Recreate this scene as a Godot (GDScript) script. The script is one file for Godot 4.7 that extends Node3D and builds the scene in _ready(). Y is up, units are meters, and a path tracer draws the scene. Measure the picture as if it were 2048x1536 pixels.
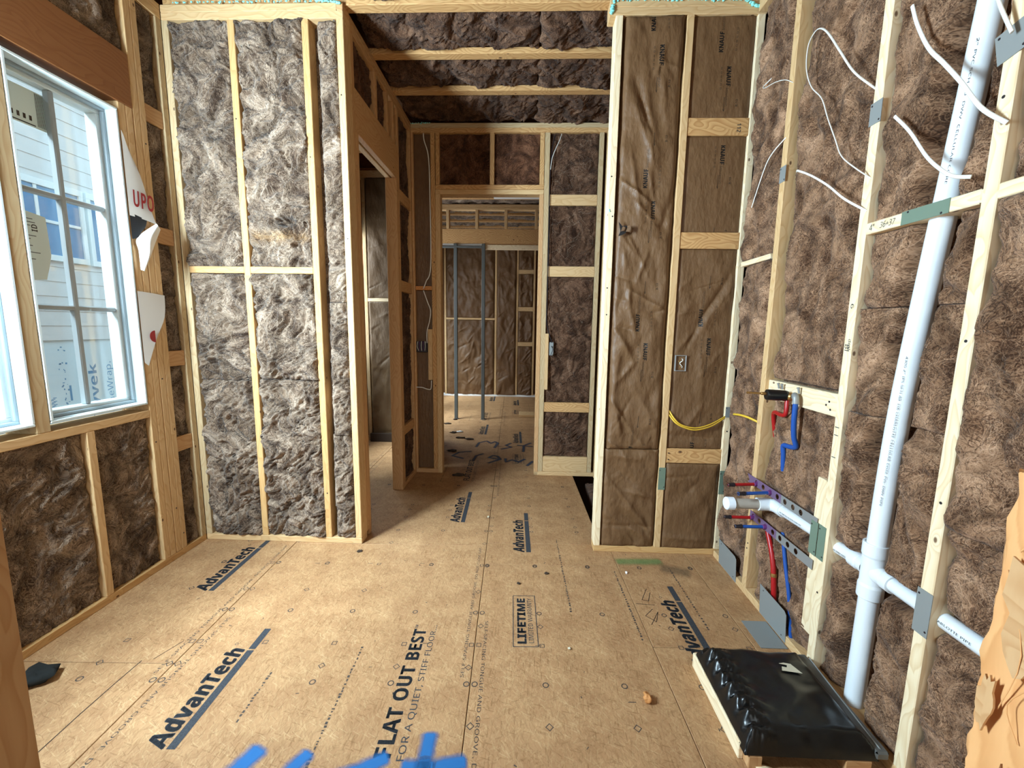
extends Node3D
# A house under construction: open stud walls filled with brown mineral wool, kraft-faced batts,
# a printed subfloor, rough-in plumbing on the right and a twin window on the left. Metres, y up.

const CEIL := 3.0          # underside of the top plates
const ZA := -2.439         # face of the two stub walls
const XL := -2.022         # face of the window wall
const XR := 1.1645         # face of the plumbing wall
const ZH := -3.76          # face of the wall with the doorway
const FLOOR_TURN := 0.034  # the subfloor sheets lie slightly askew to the framing

var rng := RandomNumberGenerator.new()
var used := {}
var M := {}
var n_warp := FastNoiseLite.new()
var n_big := FastNoiseLite.new()
var n_mid := FastNoiseLite.new()
var n_fine := FastNoiseLite.new()
var n_tone := FastNoiseLite.new()
var n_edge := FastNoiseLite.new()
var seed_step := 0.0


func _ready() -> void:
	rng.seed = 7
	view_and_light()
	for k in [[n_warp, 3.0, 11], [n_big, 4.0, 12], [n_mid, 9.0, 13], [n_fine, 38.0, 14], [n_tone, 7.0, 15], [n_edge, 7.0, 16]]:
		k[0].noise_type = FastNoiseLite.TYPE_SIMPLEX_SMOOTH
		k[0].frequency = k[1]
		k[0].seed = k[2]
		k[0].fractal_octaves = 2
	n_tone.fractal_octaves = 4
	n_edge.fractal_octaves = 2
	n_fine.fractal_octaves = 2
	make_materials()
	floors()
	ceilings()
	left_wall()
	stub_walls()
	right_wall()
	hall_walls()
	far_rooms()
	front_and_rear()
	wool()
	kraft()
	plumbing()
	wiring()
	small_things()
	neighbour()


func view_and_light() -> void:
	var cam := Camera3D.new()
	cam.name = "camera"
	cam.fov = 85.38
	cam.near = 0.02
	cam.far = 120.0
	cam.transform = Transform3D(Basis(Vector3.UP, 0.0337) * Basis(Vector3.RIGHT, -0.1347) * Basis(Vector3.BACK, 0.014), Vector3(0, 1.369, 0))
	add_child(cam)
	cam.current = true
	var sky_mat := ProceduralSkyMaterial.new()
	sky_mat.sky_top_color = Color(0.74, 0.90, 0.98)
	sky_mat.sky_horizon_color = Color(0.90, 0.97, 1.0)
	sky_mat.sky_curve = 0.2
	sky_mat.ground_horizon_color = Color(0.7, 0.72, 0.7)
	sky_mat.ground_bottom_color = Color(0.42, 0.38, 0.34)
	sky_mat.sun_angle_max = 1.0
	var sky := Sky.new()
	sky.sky_material = sky_mat
	var env := Environment.new()
	env.background_mode = Environment.BG_SKY
	env.sky = sky
	env.background_energy_multiplier = 2.2
	env.ambient_light_source = Environment.AMBIENT_SOURCE_SKY
	env.tonemap_mode = Environment.TONE_MAPPER_LINEAR
	env.tonemap_exposure = 1.24
	env.sdfgi_enabled = true
	env.ssao_enabled = true
	env.ssil_enabled = true
	var we := WorldEnvironment.new()
	we.name = "environment"
	we.environment = env
	add_child(we)
	# a veiled sun high over the neighbour's roof: broad and soft
	var sun := DirectionalLight3D.new()
	sun.name = "hazy_sun"
	sun.light_energy = 7.0
	sun.light_color = Color(0.86, 0.95, 1.0)
	sun.light_angular_distance = 34.0
	sun.shadow_enabled = true
	sun.sky_mode = DirectionalLight3D.SKY_MODE_LIGHT_ONLY
	add_child(sun)
	sun.look_at_from_position(Vector3.ZERO, Vector3(0.52, -0.80, -0.42), Vector3.UP)
	# area lights at unseen windows; near and rear ones added to brighten the room
	daylight("added_fill_near_window", Vector3(-2.0, 1.86, -0.86), Vector3(1, -0.02, -1.0), Vector2(0.44, 1.0), 19.0, Color(0.82, 0.93, 1.0))
	daylight("added_fill_rear_window", Vector3(0.3, 1.75, 2.9), Vector3(0.1, -0.12, -1), Vector2(2.6, 2.1), 3.4, Color(1.0, 0.99, 0.95))
	daylight("daylight_side_room", Vector3(-1.98, 1.7, -3.75), Vector3(1, -0.1, 0), Vector2(0.9, 1.4), 1.0, Color(0.85, 0.94, 1.0))
	daylight("daylight_far_room", Vector3(-1.98, 1.7, -5.3), Vector3(1, -0.1, 0), Vector2(1.4, 1.4), 4.0, Color(0.9, 0.96, 1.0))
	daylight("daylight_far_end", Vector3(-1.98, 1.6, -7.2), Vector3(1, -0.1, 0), Vector2(1.0, 1.4), 1.2, Color(0.9, 0.96, 1.0))


func daylight(called: String, at: Vector3, towards: Vector3, size: Vector2, energy: float, tint: Color) -> void:
	var l := AreaLight3D.new()
	l.name = called
	l.area_size = size
	l.light_energy = energy
	l.light_color = tint
	l.area_range = 14.0
	l.area_attenuation = 2.0
	l.shadow_enabled = true
	add_child(l)
	l.look_at_from_position(at, at + towards, Vector3.UP)


# ------------------------------------------------------------------ naming
func fresh(parent: Node, called: String) -> String:
	var key := "%d/%s" % [parent.get_instance_id(), called]
	var k: int = used.get(key, 0)
	used[key] = k + 1
	return called if k == 0 else "%s_%03d" % [called, k]


func place(parent: Node, called: String, mesh: Mesh, mat: Material) -> MeshInstance3D:
	var o := MeshInstance3D.new()
	o.name = fresh(parent, called)
	o.mesh = mesh
	o.material_override = mat
	parent.add_child(o, true)
	return o


func tag(o: Node, label: String, category: String, group := "", kind := "") -> Node:
	o.set_meta("label", label)
	o.set_meta("category", category)
	if group != "":
		o.set_meta("group", group)
	if kind != "":
		o.set_meta("kind", kind)
	return o


func base(called: String, label: String, category: String, at := Vector3.ZERO, group := "", kind := "") -> Node3D:
	var o := Node3D.new()
	o.name = fresh(self, called)
	o.position = at
	add_child(o, true)
	tag(o, label, category, group, kind)
	return o


# ------------------------------------------------------------------ meshes
func arrays_mesh(v: PackedVector3Array, n: PackedVector3Array, uv: PackedVector2Array, idx: PackedInt32Array, col := PackedColorArray()) -> ArrayMesh:
	var a := []
	a.resize(Mesh.ARRAY_MAX)
	a[Mesh.ARRAY_VERTEX] = v
	a[Mesh.ARRAY_NORMAL] = n
	a[Mesh.ARRAY_TEX_UV] = uv
	a[Mesh.ARRAY_INDEX] = idx
	if col.size():
		a[Mesh.ARRAY_COLOR] = col
	var m := ArrayMesh.new()
	m.add_surface_from_arrays(Mesh.PRIMITIVE_TRIANGLES, a)
	return m


# a chamfered board between two corners; grain runs along its longest side
func board_mesh(size: Vector3, chamfer := 0.0025) -> ArrayMesh:
	var h := size * 0.5
	var long := size.max_axis_index()
	var off := Vector2(rng.randf(), rng.randf())
	var v := PackedVector3Array()
	var n := PackedVector3Array()
	var uv := PackedVector2Array()
	var idx := PackedInt32Array()
	var c := minf(chamfer, size[size.min_axis_index()] * 0.2)
	var face := func(pts: Array, normal: Vector3) -> void:
		var b := v.size()
		for p in pts:
			v.append(p)
			n.append(normal)
			var along: float = p[long]
			var across: float
			if absf(normal[long]) > 0.7:
				along = p[(long + 1) % 3]
				across = p[(long + 2) % 3]
			elif absf(normal[(long + 1) % 3]) > absf(normal[(long + 2) % 3]):
				across = p[(long + 2) % 3]
			else:
				across = p[(long + 1) % 3] + 0.09
			uv.append(Vector2(across / 0.2 + off.x, along / 1.1 + off.y))
		for k in range(1, pts.size() - 1):
			var t := [pts[0], pts[k], pts[k + 1]]
			if (t[1] - t[0]).cross(t[2] - t[0]).dot(normal) > 0:
				idx.append_array(PackedInt32Array([b, b + k + 1, b + k]))
			else:
				idx.append_array(PackedInt32Array([b, b + k, b + k + 1]))
	for ax in 3:
		var b1 := (ax + 1) % 3
		var b2 := (ax + 2) % 3
		for s in [-1.0, 1.0]:
			var nn := Vector3.ZERO
			nn[ax] = s
			var q := []
			for k in [[-1, -1], [1, -1], [1, 1], [-1, 1]]:
				var p := Vector3.ZERO
				p[ax] = s * h[ax]
				p[b1] = k[0] * (h[b1] - c)
				p[b2] = k[1] * (h[b2] - c)
				q.append(p)
			face.call(q, nn)
		for s1 in [-1.0, 1.0]:
			for s2 in [-1.0, 1.0]:
				var nn := Vector3.ZERO
				nn[b1] = s1
				nn[b2] = s2
				var q := []
				for k in [[-1, 0], [1, 0], [1, 1], [-1, 1]]:
					var p := Vector3.ZERO
					p[ax] = k[0] * (h[ax] - c)
					p[b1] = s1 * (h[b1] - (c if k[1] == 1 else 0.0))
					p[b2] = s2 * (h[b2] - (0.0 if k[1] == 1 else c))
					q.append(p)
				face.call(q, nn.normalized())
	return arrays_mesh(v, n, uv, idx)


func bd(parent: Node, called: String, x0: float, x1: float, y0: float, y1: float, z0: float, z1: float, mat: Material, chamfer := 0.0025) -> MeshInstance3D:
	var size := Vector3(absf(x1 - x0), absf(y1 - y0), absf(z1 - z0))
	var o := place(parent, called, board_mesh(size, chamfer), mat)
	o.position = Vector3(x0 + x1, y0 + y1, z0 + z1) * 0.5 - (parent.position if parent is Node3D and parent != self else Vector3.ZERO)
	return o


func smooth_path(points: Array, step := 6) -> PackedVector3Array:
	var out := PackedVector3Array()
	for i in points.size() - 1:
		var p0: Vector3 = points[maxi(i - 1, 0)]
		var p1: Vector3 = points[i]
		var p2: Vector3 = points[i + 1]
		var p3: Vector3 = points[mini(i + 2, points.size() - 1)]
		for k in step:
			out.append(p1.cubic_interpolate(p2, p0, p3, float(k) / step))
	out.append(points[points.size() - 1])
	return out


# a tube along a path; flat < 1 squashes it sideways like a flat cable
func tube(path: PackedVector3Array, radius: float, sides := 10, flat := 1.0, taper := PackedFloat32Array()) -> ArrayMesh:
	var v := PackedVector3Array()
	var n := PackedVector3Array()
	var uv := PackedVector2Array()
	var idx := PackedInt32Array()
	var up := Vector3.UP
	var run := 0.0
	for i in path.size():
		var d := (path[mini(i + 1, path.size() - 1)] - path[maxi(i - 1, 0)]).normalized()
		if absf(d.dot(up)) > 0.97 and i == 0:
			up = Vector3.RIGHT
		var s := d.cross(up).normalized()
		up = s.cross(d).normalized()
		if i > 0:
			run += path[i].distance_to(path[i - 1])
		var r := radius * (taper[i] if taper.size() else 1.0)
		for k in sides + 1:
			var a := TAU * k / sides
			var dir := s * cos(a) * flat + up * sin(a)
			v.append(path[i] + dir * r)
			n.append((s * cos(a) + up * sin(a) * flat).normalized())
			uv.append(Vector2(float(k) / sides, run * 4.0))
	var w := sides + 1
	for i in path.size() - 1:
		for k in sides:
			var a := i * w + k
			idx.append_array(PackedInt32Array([a, a + 1, a + w, a + 1, a + w + 1, a + w]))
	for e in [0, path.size() - 1]:
		var c := v.size()
		var out := (path[0] - path[1]).normalized() if e == 0 else (path[e] - path[e - 1]).normalized()
		v.append(path[e])
		n.append(out)
		uv.append(Vector2(0.5, 0.5))
		for k in sides + 1:
			v.append(v[e * w + k])
			n.append(out)
			uv.append(Vector2(0.5, 0.5))
		for k in sides:
			if e == 0:
				idx.append_array(PackedInt32Array([c, c + 1 + k + 1, c + 1 + k]))
			else:
				idx.append_array(PackedInt32Array([c, c + 1 + k, c + 1 + k + 1]))
	return arrays_mesh(v, n, uv, idx)


# a turned shape: profile of (distance along axis, radius) from a towards b
func lathe(a: Vector3, axis: Vector3, profile: Array, sides := 20) -> ArrayMesh:
	var d := axis.normalized()
	var s := d.cross(Vector3.UP if absf(d.y) < 0.9 else Vector3.RIGHT).normalized()
	var t := s.cross(d)
	var st := SurfaceTool.new()
	st.begin(Mesh.PRIMITIVE_TRIANGLES)
	for i in profile.size() - 1:
		var p: Vector2 = profile[i]
		var q: Vector2 = profile[i + 1]
		var slope := Vector2(q.y - p.y, q.x - p.x).normalized()
		for k in sides:
			var quad := []
			var nrm := []
			for c in [[p, k], [q, k], [q, k + 1], [p, k + 1]]:
				var ang := TAU * float(c[1]) / sides
				var dir := s * cos(ang) + t * sin(ang)
				quad.append(a + d * c[0].x + dir * c[0].y)
				nrm.append((dir * slope.y - d * slope.x).normalized())
			for j in [0, 2, 1, 0, 3, 2]:
				st.set_normal(nrm[j])
				st.set_uv(Vector2(0.5, 0.5))
				st.add_vertex(quad[j])
	return st.commit()


# a flat polygon given in a plane, with thickness
func slab(outline: PackedVector2Array, origin: Vector3, ux: Vector3, uy: Vector3, thick: float) -> ArrayMesh:
	var nn := ux.cross(uy).normalized()
	var st := SurfaceTool.new()
	st.begin(Mesh.PRIMITIVE_TRIANGLES)
	if Geometry2D.is_polygon_clockwise(outline):
		outline.reverse()
	var tri := Geometry2D.triangulate_polygon(outline)
	var put := func(p: Vector2, lift: float, normal: Vector3) -> void:
		st.set_normal(normal)
		st.set_uv(p * 3.0)
		st.add_vertex(origin + ux * p.x + uy * p.y + nn * lift)
	for i in range(0, tri.size(), 3):
		var a := outline[tri[i]]
		var b := outline[tri[i + 1]]
		var c := outline[tri[i + 2]]
		if (b - a).cross(c - a) > 0:
			var t := b
			b = c
			c = t
		for p in [a, b, c]:
			put.call(p, thick, nn)
		for p in [a, c, b]:
			put.call(p, 0.0, -nn)
	for i in outline.size():
		var a := outline[i]
		var b := outline[(i + 1) % outline.size()]
		var e := b - a
		var side := (ux * e.y - uy * e.x).normalized()
		for k in [[a, 0.0], [b, thick], [b, 0.0], [a, 0.0], [a, thick], [b, thick]]:
			put.call(k[0], k[1], side)
	return st.commit()


func rect(x0: float, y0: float, x1: float, y1: float) -> PackedVector2Array:
	return PackedVector2Array([Vector2(x0, y0), Vector2(x1, y0), Vector2(x1, y1), Vector2(x0, y1)])


# lettering as flat triangles, scaled to a box of that width and height
func letters(text: String, width: float, height: float, bold := false, slant := 0.0, fat := 0.0) -> PackedVector2Array:
	var f := SystemFont.new()
	f.font_names = PackedStringArray(["Droid Sans"])
	f.font_weight = 700 if bold else 400
	var tm := TextMesh.new()
	tm.font = f
	tm.text = text
	tm.font_size = 64
	tm.depth = 0.0
	tm.curve_step = 4.0
	var a := tm.surface_get_arrays(0)
	var v: PackedVector3Array = a[Mesh.ARRAY_VERTEX]
	var idx: PackedInt32Array = a[Mesh.ARRAY_INDEX] if a[Mesh.ARRAY_INDEX] != null else PackedInt32Array(range(v.size()))
	var out := PackedVector2Array()
	if v.is_empty():
		return out
	var lo := Vector2(INF, INF)
	var hi := -lo
	for p in v:
		lo = lo.min(Vector2(p.x, p.y))
		hi = hi.max(Vector2(p.x, p.y))
	for i in idx:
		var p := (Vector2(v[i].x, v[i].y) - lo) / (hi - lo) * Vector2(width, height)
		p.x += slant * p.y
		out.append(p)
	if fat > 0.0:  # a heavier cut: the same outlines set a little to each side
		var once := out.duplicate()
		for d in [Vector2(-1, 0), Vector2(1, 0), Vector2(0, 1), Vector2(0, -1)]:
			for p in once:
				out.append(p + d * fat)
	return out


# puts flat triangles on a plane: origin, the direction of reading and the direction of «up»
func ink(st: SurfaceTool, tris: PackedVector2Array, origin: Vector3, ux: Vector3, uy: Vector3) -> void:
	var nn := ux.cross(uy).normalized()
	for i in range(0, tris.size(), 3):
		var a := tris[i]
		var b := tris[i + 1]
		var c := tris[i + 2]
		if (b - a).cross(c - a) > 0:
			var t := b
			b = c
			c = t
		for p in [a, b, c]:
			st.set_normal(nn)
			st.set_uv(p * 6.0)
			st.add_vertex(origin + ux * p.x + uy * p.y)


func ink_rect(st: SurfaceTool, x0: float, y0: float, x1: float, y1: float, origin: Vector3, ux: Vector3, uy: Vector3) -> void:
	ink(st, PackedVector2Array([Vector2(x0, y0), Vector2(x1, y0), Vector2(x1, y1), Vector2(x0, y0), Vector2(x1, y1), Vector2(x0, y1)]), origin, ux, uy)


func outline_mark(sides: int, radius: float, line: float, turn: float) -> PackedVector2Array:
	var out := PackedVector2Array()
	for k in sides:
		var a := Vector2.from_angle(TAU * k / sides + turn)
		var b := Vector2.from_angle(TAU * (k + 1) / sides + turn)
		out.append_array(PackedVector2Array([a * radius, b * radius, b * (radius - line), a * radius, b * (radius - line), a * (radius - line)]))
	return out


# hand-drawn strokes: a ribbon round a list of points
func stroke(points: PackedVector2Array, width: float) -> PackedVector2Array:
	var out := PackedVector2Array()
	for i in points.size() - 1:
		var d := (points[i + 1] - points[i]).normalized() * width * 0.5
		var s := Vector2(-d.y, d.x)
		var a := points[i] - d * 0.5
		var b := points[i + 1] + d * 0.5
		out.append_array(PackedVector2Array([a - s, b - s, b + s, a - s, b + s, a + s]))
	return out


# sprayed paint: a soft-edged ribbon lying on a plane
func spray(st: SurfaceTool, points: Array, width: float, colour: Color, strength := 1.0) -> void:
	var steps := []
	for i in points.size() - 1:
		for k in 5:
			steps.append((points[i] as Vector3).lerp(points[i + 1], k / 5.0))
	steps.append(points[points.size() - 1])
	var first: Vector3 = steps[0]
	var last: Vector3 = steps[steps.size() - 1]
	var d0 := (first - (steps[1] as Vector3)).normalized()
	var d1 := (last - (steps[steps.size() - 2] as Vector3)).normalized()
	steps = [first + d0 * width * 0.55, first + d0 * width * 0.25] + steps + [last + d1 * width * 0.25, last + d1 * width * 0.55]
	var rows := []
	for i in steps.size():
		var d: Vector3 = (steps[mini(i + 1, steps.size() - 1)] - steps[maxi(i - 1, 0)]).normalized()
		var s := d.cross(Vector3.UP).normalized()
		var end := 0.0 if i == 0 or i == steps.size() - 1 else 1.0
		var row := []
		for k in [[-0.75, 0.0], [-0.5, 0.4], [-0.25, 0.92], [0.25, 0.92], [0.5, 0.4], [0.75, 0.0]]:
			var wob := 1.0 + 0.18 * n_edge.get_noise_2d(steps[i].x * 3.0 + k[0], steps[i].z * 3.0)
			row.append([steps[i] + s * k[0] * width * wob * (0.7 if end == 0.0 else 1.0), k[1] * end * strength])
		rows.append(row)
	for i in rows.size() - 1:
		for k in 5:
			for c in [[i, k], [i + 1, k], [i + 1, k + 1], [i, k], [i + 1, k + 1], [i, k + 1]]:
				var q = rows[c[0]][c[1]]
				st.set_normal(Vector3.UP)
				st.set_uv(Vector2.ZERO)
				st.set_color(Color(colour, q[1]))
				st.add_vertex(q[0])


func begin() -> SurfaceTool:
	var st := SurfaceTool.new()
	st.begin(Mesh.PRIMITIVE_TRIANGLES)
	return st


# ------------------------------------------------------------------ materials
func mat(colour: Color, rough := 0.8, metal := 0.0) -> StandardMaterial3D:
	var m := StandardMaterial3D.new()
	m.albedo_color = colour
	m.roughness = rough
	m.metallic = metal
	return m


func noise_tex(size: int, freq: float, seed_: int, lo: Color, hi: Color, oct := 4, warp := 0.0) -> NoiseTexture2D:
	var f := FastNoiseLite.new()
	f.noise_type = FastNoiseLite.TYPE_SIMPLEX_SMOOTH
	f.frequency = freq
	f.seed = seed_
	f.fractal_octaves = oct
	if warp > 0.0:
		f.domain_warp_enabled = true
		f.domain_warp_amplitude = warp
		f.domain_warp_frequency = freq * 2.0
	var t := NoiseTexture2D.new()
	t.width = size
	t.height = size
	t.seamless = true
	t.noise = f
	var g := Gradient.new()
	g.set_color(0, lo)
	g.set_color(1, hi)
	t.color_ramp = g
	return t


# planed timber: growth rings cut lengthwise, with a few knots
func wood_texture(pale: Color, dark: Color, rings: float, seed_: int, knots: int) -> ImageTexture:
	var w := 192
	var h := 768
	var f := FastNoiseLite.new()
	f.seed = seed_
	f.noise_type = FastNoiseLite.TYPE_SIMPLEX_SMOOTH
	f.frequency = 1.0
	f.fractal_octaves = 2
	var r := RandomNumberGenerator.new()
	r.seed = seed_
	var spots := []
	for k in knots:
		spots.append(Vector3(r.randf_range(0.1, 0.9), r.randf_range(0.05, 0.95), r.randf_range(0.009, 0.015)))
	var im := Image.create(w, h, false, Image.FORMAT_RGB8)
	for y in h:
		var v := float(y) / h
		var cv := cos(v * TAU)
		var sv := sin(v * TAU)
		var drift := f.get_noise_3d(cv * 0.5, sv * 0.5, 3.0)
		var base_ring := 0.9 * f.get_noise_3d(cv * 0.35, sv * 0.35, 9.0)
		for x in w:
			var u := float(x) / w
			var a := u * TAU
			var dist := absf(u - 0.5 - 0.3 * drift) * 1.6
			dist += 0.22 * f.get_noise_3d(cos(a) * 0.5 + 4.0, cv * 0.7 + sin(a) * 0.3, sv * 0.7)
			var k := 0.0
			for s in spots:
				var du: float = (u - s.x) * 0.2
				var dv: float = (v - s.y) * 1.1
				var e: float = sqrt(du * du + dv * dv * 0.35) / s.z
				dist += 0.5 * exp(-e * e * 0.5)
				k = maxf(k, 1.0 - smoothstep(0.25, 0.6, e))
			var ring := fposmod((dist + base_ring) * rings, 1.0)
			var t := pow(ring, 2.2) * (1.0 - smoothstep(0.9, 1.0, ring))
			t = 0.75 * t + 0.18 * (0.5 + 0.5 * f.get_noise_3d(u * 60.0, cv * 2.0, sv * 2.0)) + 0.12 * drift
			var c := pale.lerp(dark, clampf(t, 0.0, 1.0))
			c = c.lerp(Color(dark.r * 0.45, dark.g * 0.38, dark.b * 0.35), k * 0.85)
			im.set_pixel(x, y, c)
	im.generate_mipmaps()
	return ImageTexture.create_from_image(im)


func wood(tex: Texture2D, tint := Color.WHITE, rough := 0.72) -> StandardMaterial3D:
	var m := mat(tint, rough)
	m.albedo_texture = tex
	return m


# a bundle of curved strands on a clear ground, to be stamped over and over
func strand_stamp(side: int, r: RandomNumberGenerator, angle: float, colour: Color, count: int, thick: float, spread: float, longest: float) -> Image:
	var im := Image.create(side, side, false, Image.FORMAT_RGBA8)
	im.fill(Color(colour, 0.0))
	var mid := Vector2(side, side) * 0.5
	for s in count:
		var p := mid + Vector2(r.randfn(0.0, 1.0), r.randfn(0.0, 1.0)) * side * 0.15
		var a := angle + r.randfn(0.0, spread)
		var bend := r.randfn(0.0, 0.035)
		var n := int(r.randf_range(0.35, 1.0) * longest)
		p -= Vector2.from_angle(a) * n * 0.45
		var alpha := r.randf_range(0.25, 0.8)
		for k in n:
			p += Vector2.from_angle(a)
			a += bend
			var fade := sin(PI * (k + 0.5) / n)
			var x0 := int(floor(p.x - thick))
			var y0 := int(floor(p.y - thick))
			for yy in range(y0, y0 + int(2 * thick) + 2):
				for xx in range(x0, x0 + int(2 * thick) + 2):
					if xx < 0 or yy < 0 or xx >= side or yy >= side:
						continue
					var g := clampf(thick + 0.5 - Vector2(xx + 0.5, yy + 0.5).distance_to(p), 0.0, 1.0) * alpha * fade
					var was := im.get_pixel(xx, yy).a
					if g > was:
						im.set_pixel(xx, yy, Color(colour, g))
	return im


func stamp_all(im: Image, s: Image, at: Vector2i) -> void:
	var side := s.get_width()
	var w := im.get_width()
	var h := im.get_height()
	var r := Rect2i(0, 0, side, side)
	for ox in ([0, -w] if at.x + side > w else [0]):
		for oy in ([0, -h] if at.y + side > h else [0]):
			im.blend_rect(s, r, at + Vector2i(ox, oy))


# matted glass wool: tufts of strands that follow a slowly turning flow
func wool_texture() -> Array:
	var side := 1024
	var r := RandomNumberGenerator.new()
	r.seed = 5
	var im := Image.create(side, side, false, Image.FORMAT_RGBA8)
	im.fill(Color(0.50, 0.41, 0.335))
	var flow := FastNoiseLite.new()
	flow.frequency = 1.1
	flow.seed = 21
	flow.fractal_octaves = 2
	var tone := FastNoiseLite.new()
	tone.frequency = 1.6
	tone.seed = 22
	tone.fractal_octaves = 3
	var stamps := {}
	var kinds := [[Color(0.31, 0.24, 0.19), 12, 2.6], [Color(0.63, 0.53, 0.44), 12, 2.0], [Color(0.43, 0.345, 0.28), 14, 1.6], [Color(0.76, 0.67, 0.58), 9, 0.9], [Color(0.24, 0.18, 0.14), 7, 1.1], [Color(0.90, 0.83, 0.75), 5, 0.6]]
	for kind in kinds.size():
		for ang in 12:
			for alt in 2:
				stamps[kind * 100 + ang * 2 + alt] = strand_stamp(128, r, PI * ang / 12.0, kinds[kind][0], kinds[kind][1], kinds[kind][2], 0.22, 125.0)
	for pass_ in [[0, 1300], [1, 1300], [2, 1500], [0, 700], [1, 1100], [3, 1500], [4, 900], [3, 700], [5, 520]]:
		for k in pass_[1]:
			var p := Vector2(r.randf(), r.randf())
			var a := p * TAU
			var q := [cos(a.x), sin(a.x), cos(a.y) + sin(a.y) * 0.6]
			var tn := tone.get_noise_3d(q[0] + 5.0, q[1], sin(a.y))
			if pass_[0] in [1, 3, 5] and tn < r.randfn(-0.12, 0.22):
				continue
			if pass_[0] in [0, 4] and tn > r.randfn(0.12, 0.22):
				continue
			var ang := int(round((flow.get_noise_3d(q[0], q[1], q[2]) * 0.75 + 0.5 + r.randfn(0.0, 0.09)) * 12.0))
			stamp_all(im, stamps[pass_[0] * 100 + posmod(ang, 12) * 2 + r.randi() % 2], Vector2i(int(p.x * side), int(p.y * side)))
	im.convert(Image.FORMAT_RGB8)
	var soft := im.duplicate()
	soft.resize(120, 120, Image.INTERPOLATE_BILINEAR)
	soft.resize(side, side, Image.INTERPOLATE_CUBIC)
	soft.convert(Image.FORMAT_RGBA8)
	var faint := im.duplicate()
	faint.convert(Image.FORMAT_RGBA8)
	var veil := Image.create(side, side, false, Image.FORMAT_RGBA8)
	veil.fill(Color(1, 1, 1, 0.22))
	soft.blend_rect_mask(faint, veil, Rect2i(0, 0, side, side), Vector2i.ZERO)
	soft.convert(Image.FORMAT_RGB8)
	return [ImageTexture.create_from_image(im), ImageTexture.create_from_image(soft)]


# resin-bonded wood strand board: overlapping flakes
func strand_board_texture() -> ImageTexture:
	var side := 1024
	var r := RandomNumberGenerator.new()
	r.seed = 9
	var im := Image.create(side, side, false, Image.FORMAT_RGBA8)
	im.fill(Color(0.71, 0.56, 0.405))
	var stamps := []
	for k in 90:
		var s := 72
		var st := Image.create(s, s, false, Image.FORMAT_RGBA8)
		var t := r.randf()
		var col := Color(0.56, 0.42, 0.285).lerp(Color(0.83, 0.70, 0.53), t)
		if k % 9 == 0:
			col = Color(0.86, 0.77, 0.60)
		if k % 13 == 0:
			col = Color(0.47, 0.33, 0.21)
		st.fill(Color(col, 0.0))
		var dir := Vector2.from_angle(r.randfn(PI / 2, 0.6) if k % 3 else r.randf() * PI)
		var half := Vector2(r.randf_range(8, 32), r.randf_range(1.2, 5.0))
		var strong := r.randf_range(0.16, 0.5)
		for y in s:
			for x in s:
				var d := Vector2(x, y) - Vector2(s, s) * 0.5
				var along := absf(d.dot(dir))
				var across := absf(d.dot(dir.orthogonal()))
				if along < half.x and across < half.y * (1.0 - 0.4 * along / half.x):
					st.set_pixel(x, y, Color(col, strong * (0.75 + 0.25 * r.randf())))
		stamps.append(st)
	for k in 9000:
		stamp_all(im, stamps[r.randi() % stamps.size()], Vector2i(r.randi() % side, r.randi() % side))
	im.convert(Image.FORMAT_RGB8)
	return ImageTexture.create_from_image(im)


# paint flat triangles into a picture
func raster(im: Image, tris: PackedVector2Array, at: Vector2, turn: float, colour: Color) -> void:
	var ux := Vector2.from_angle(turn)
	var uy := Vector2(ux.y, -ux.x)
	for i in range(0, tris.size(), 3):
		var p := []
		for k in 3:
			p.append(at + ux * tris[i + k].x + uy * tris[i + k].y)
		var lo: Vector2 = p[0].min(p[1]).min(p[2])
		var hi: Vector2 = p[0].max(p[1]).max(p[2])
		for y in range(maxi(0, int(lo.y)), mini(im.get_height(), int(hi.y) + 1)):
			for x in range(maxi(0, int(lo.x)), mini(im.get_width(), int(hi.x) + 1)):
				if Geometry2D.point_is_inside_triangle(Vector2(x + 0.5, y + 0.5), p[0], p[1], p[2]):
					im.set_pixel(x, y, im.get_pixel(x, y).lerp(colour, colour.a))


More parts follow.
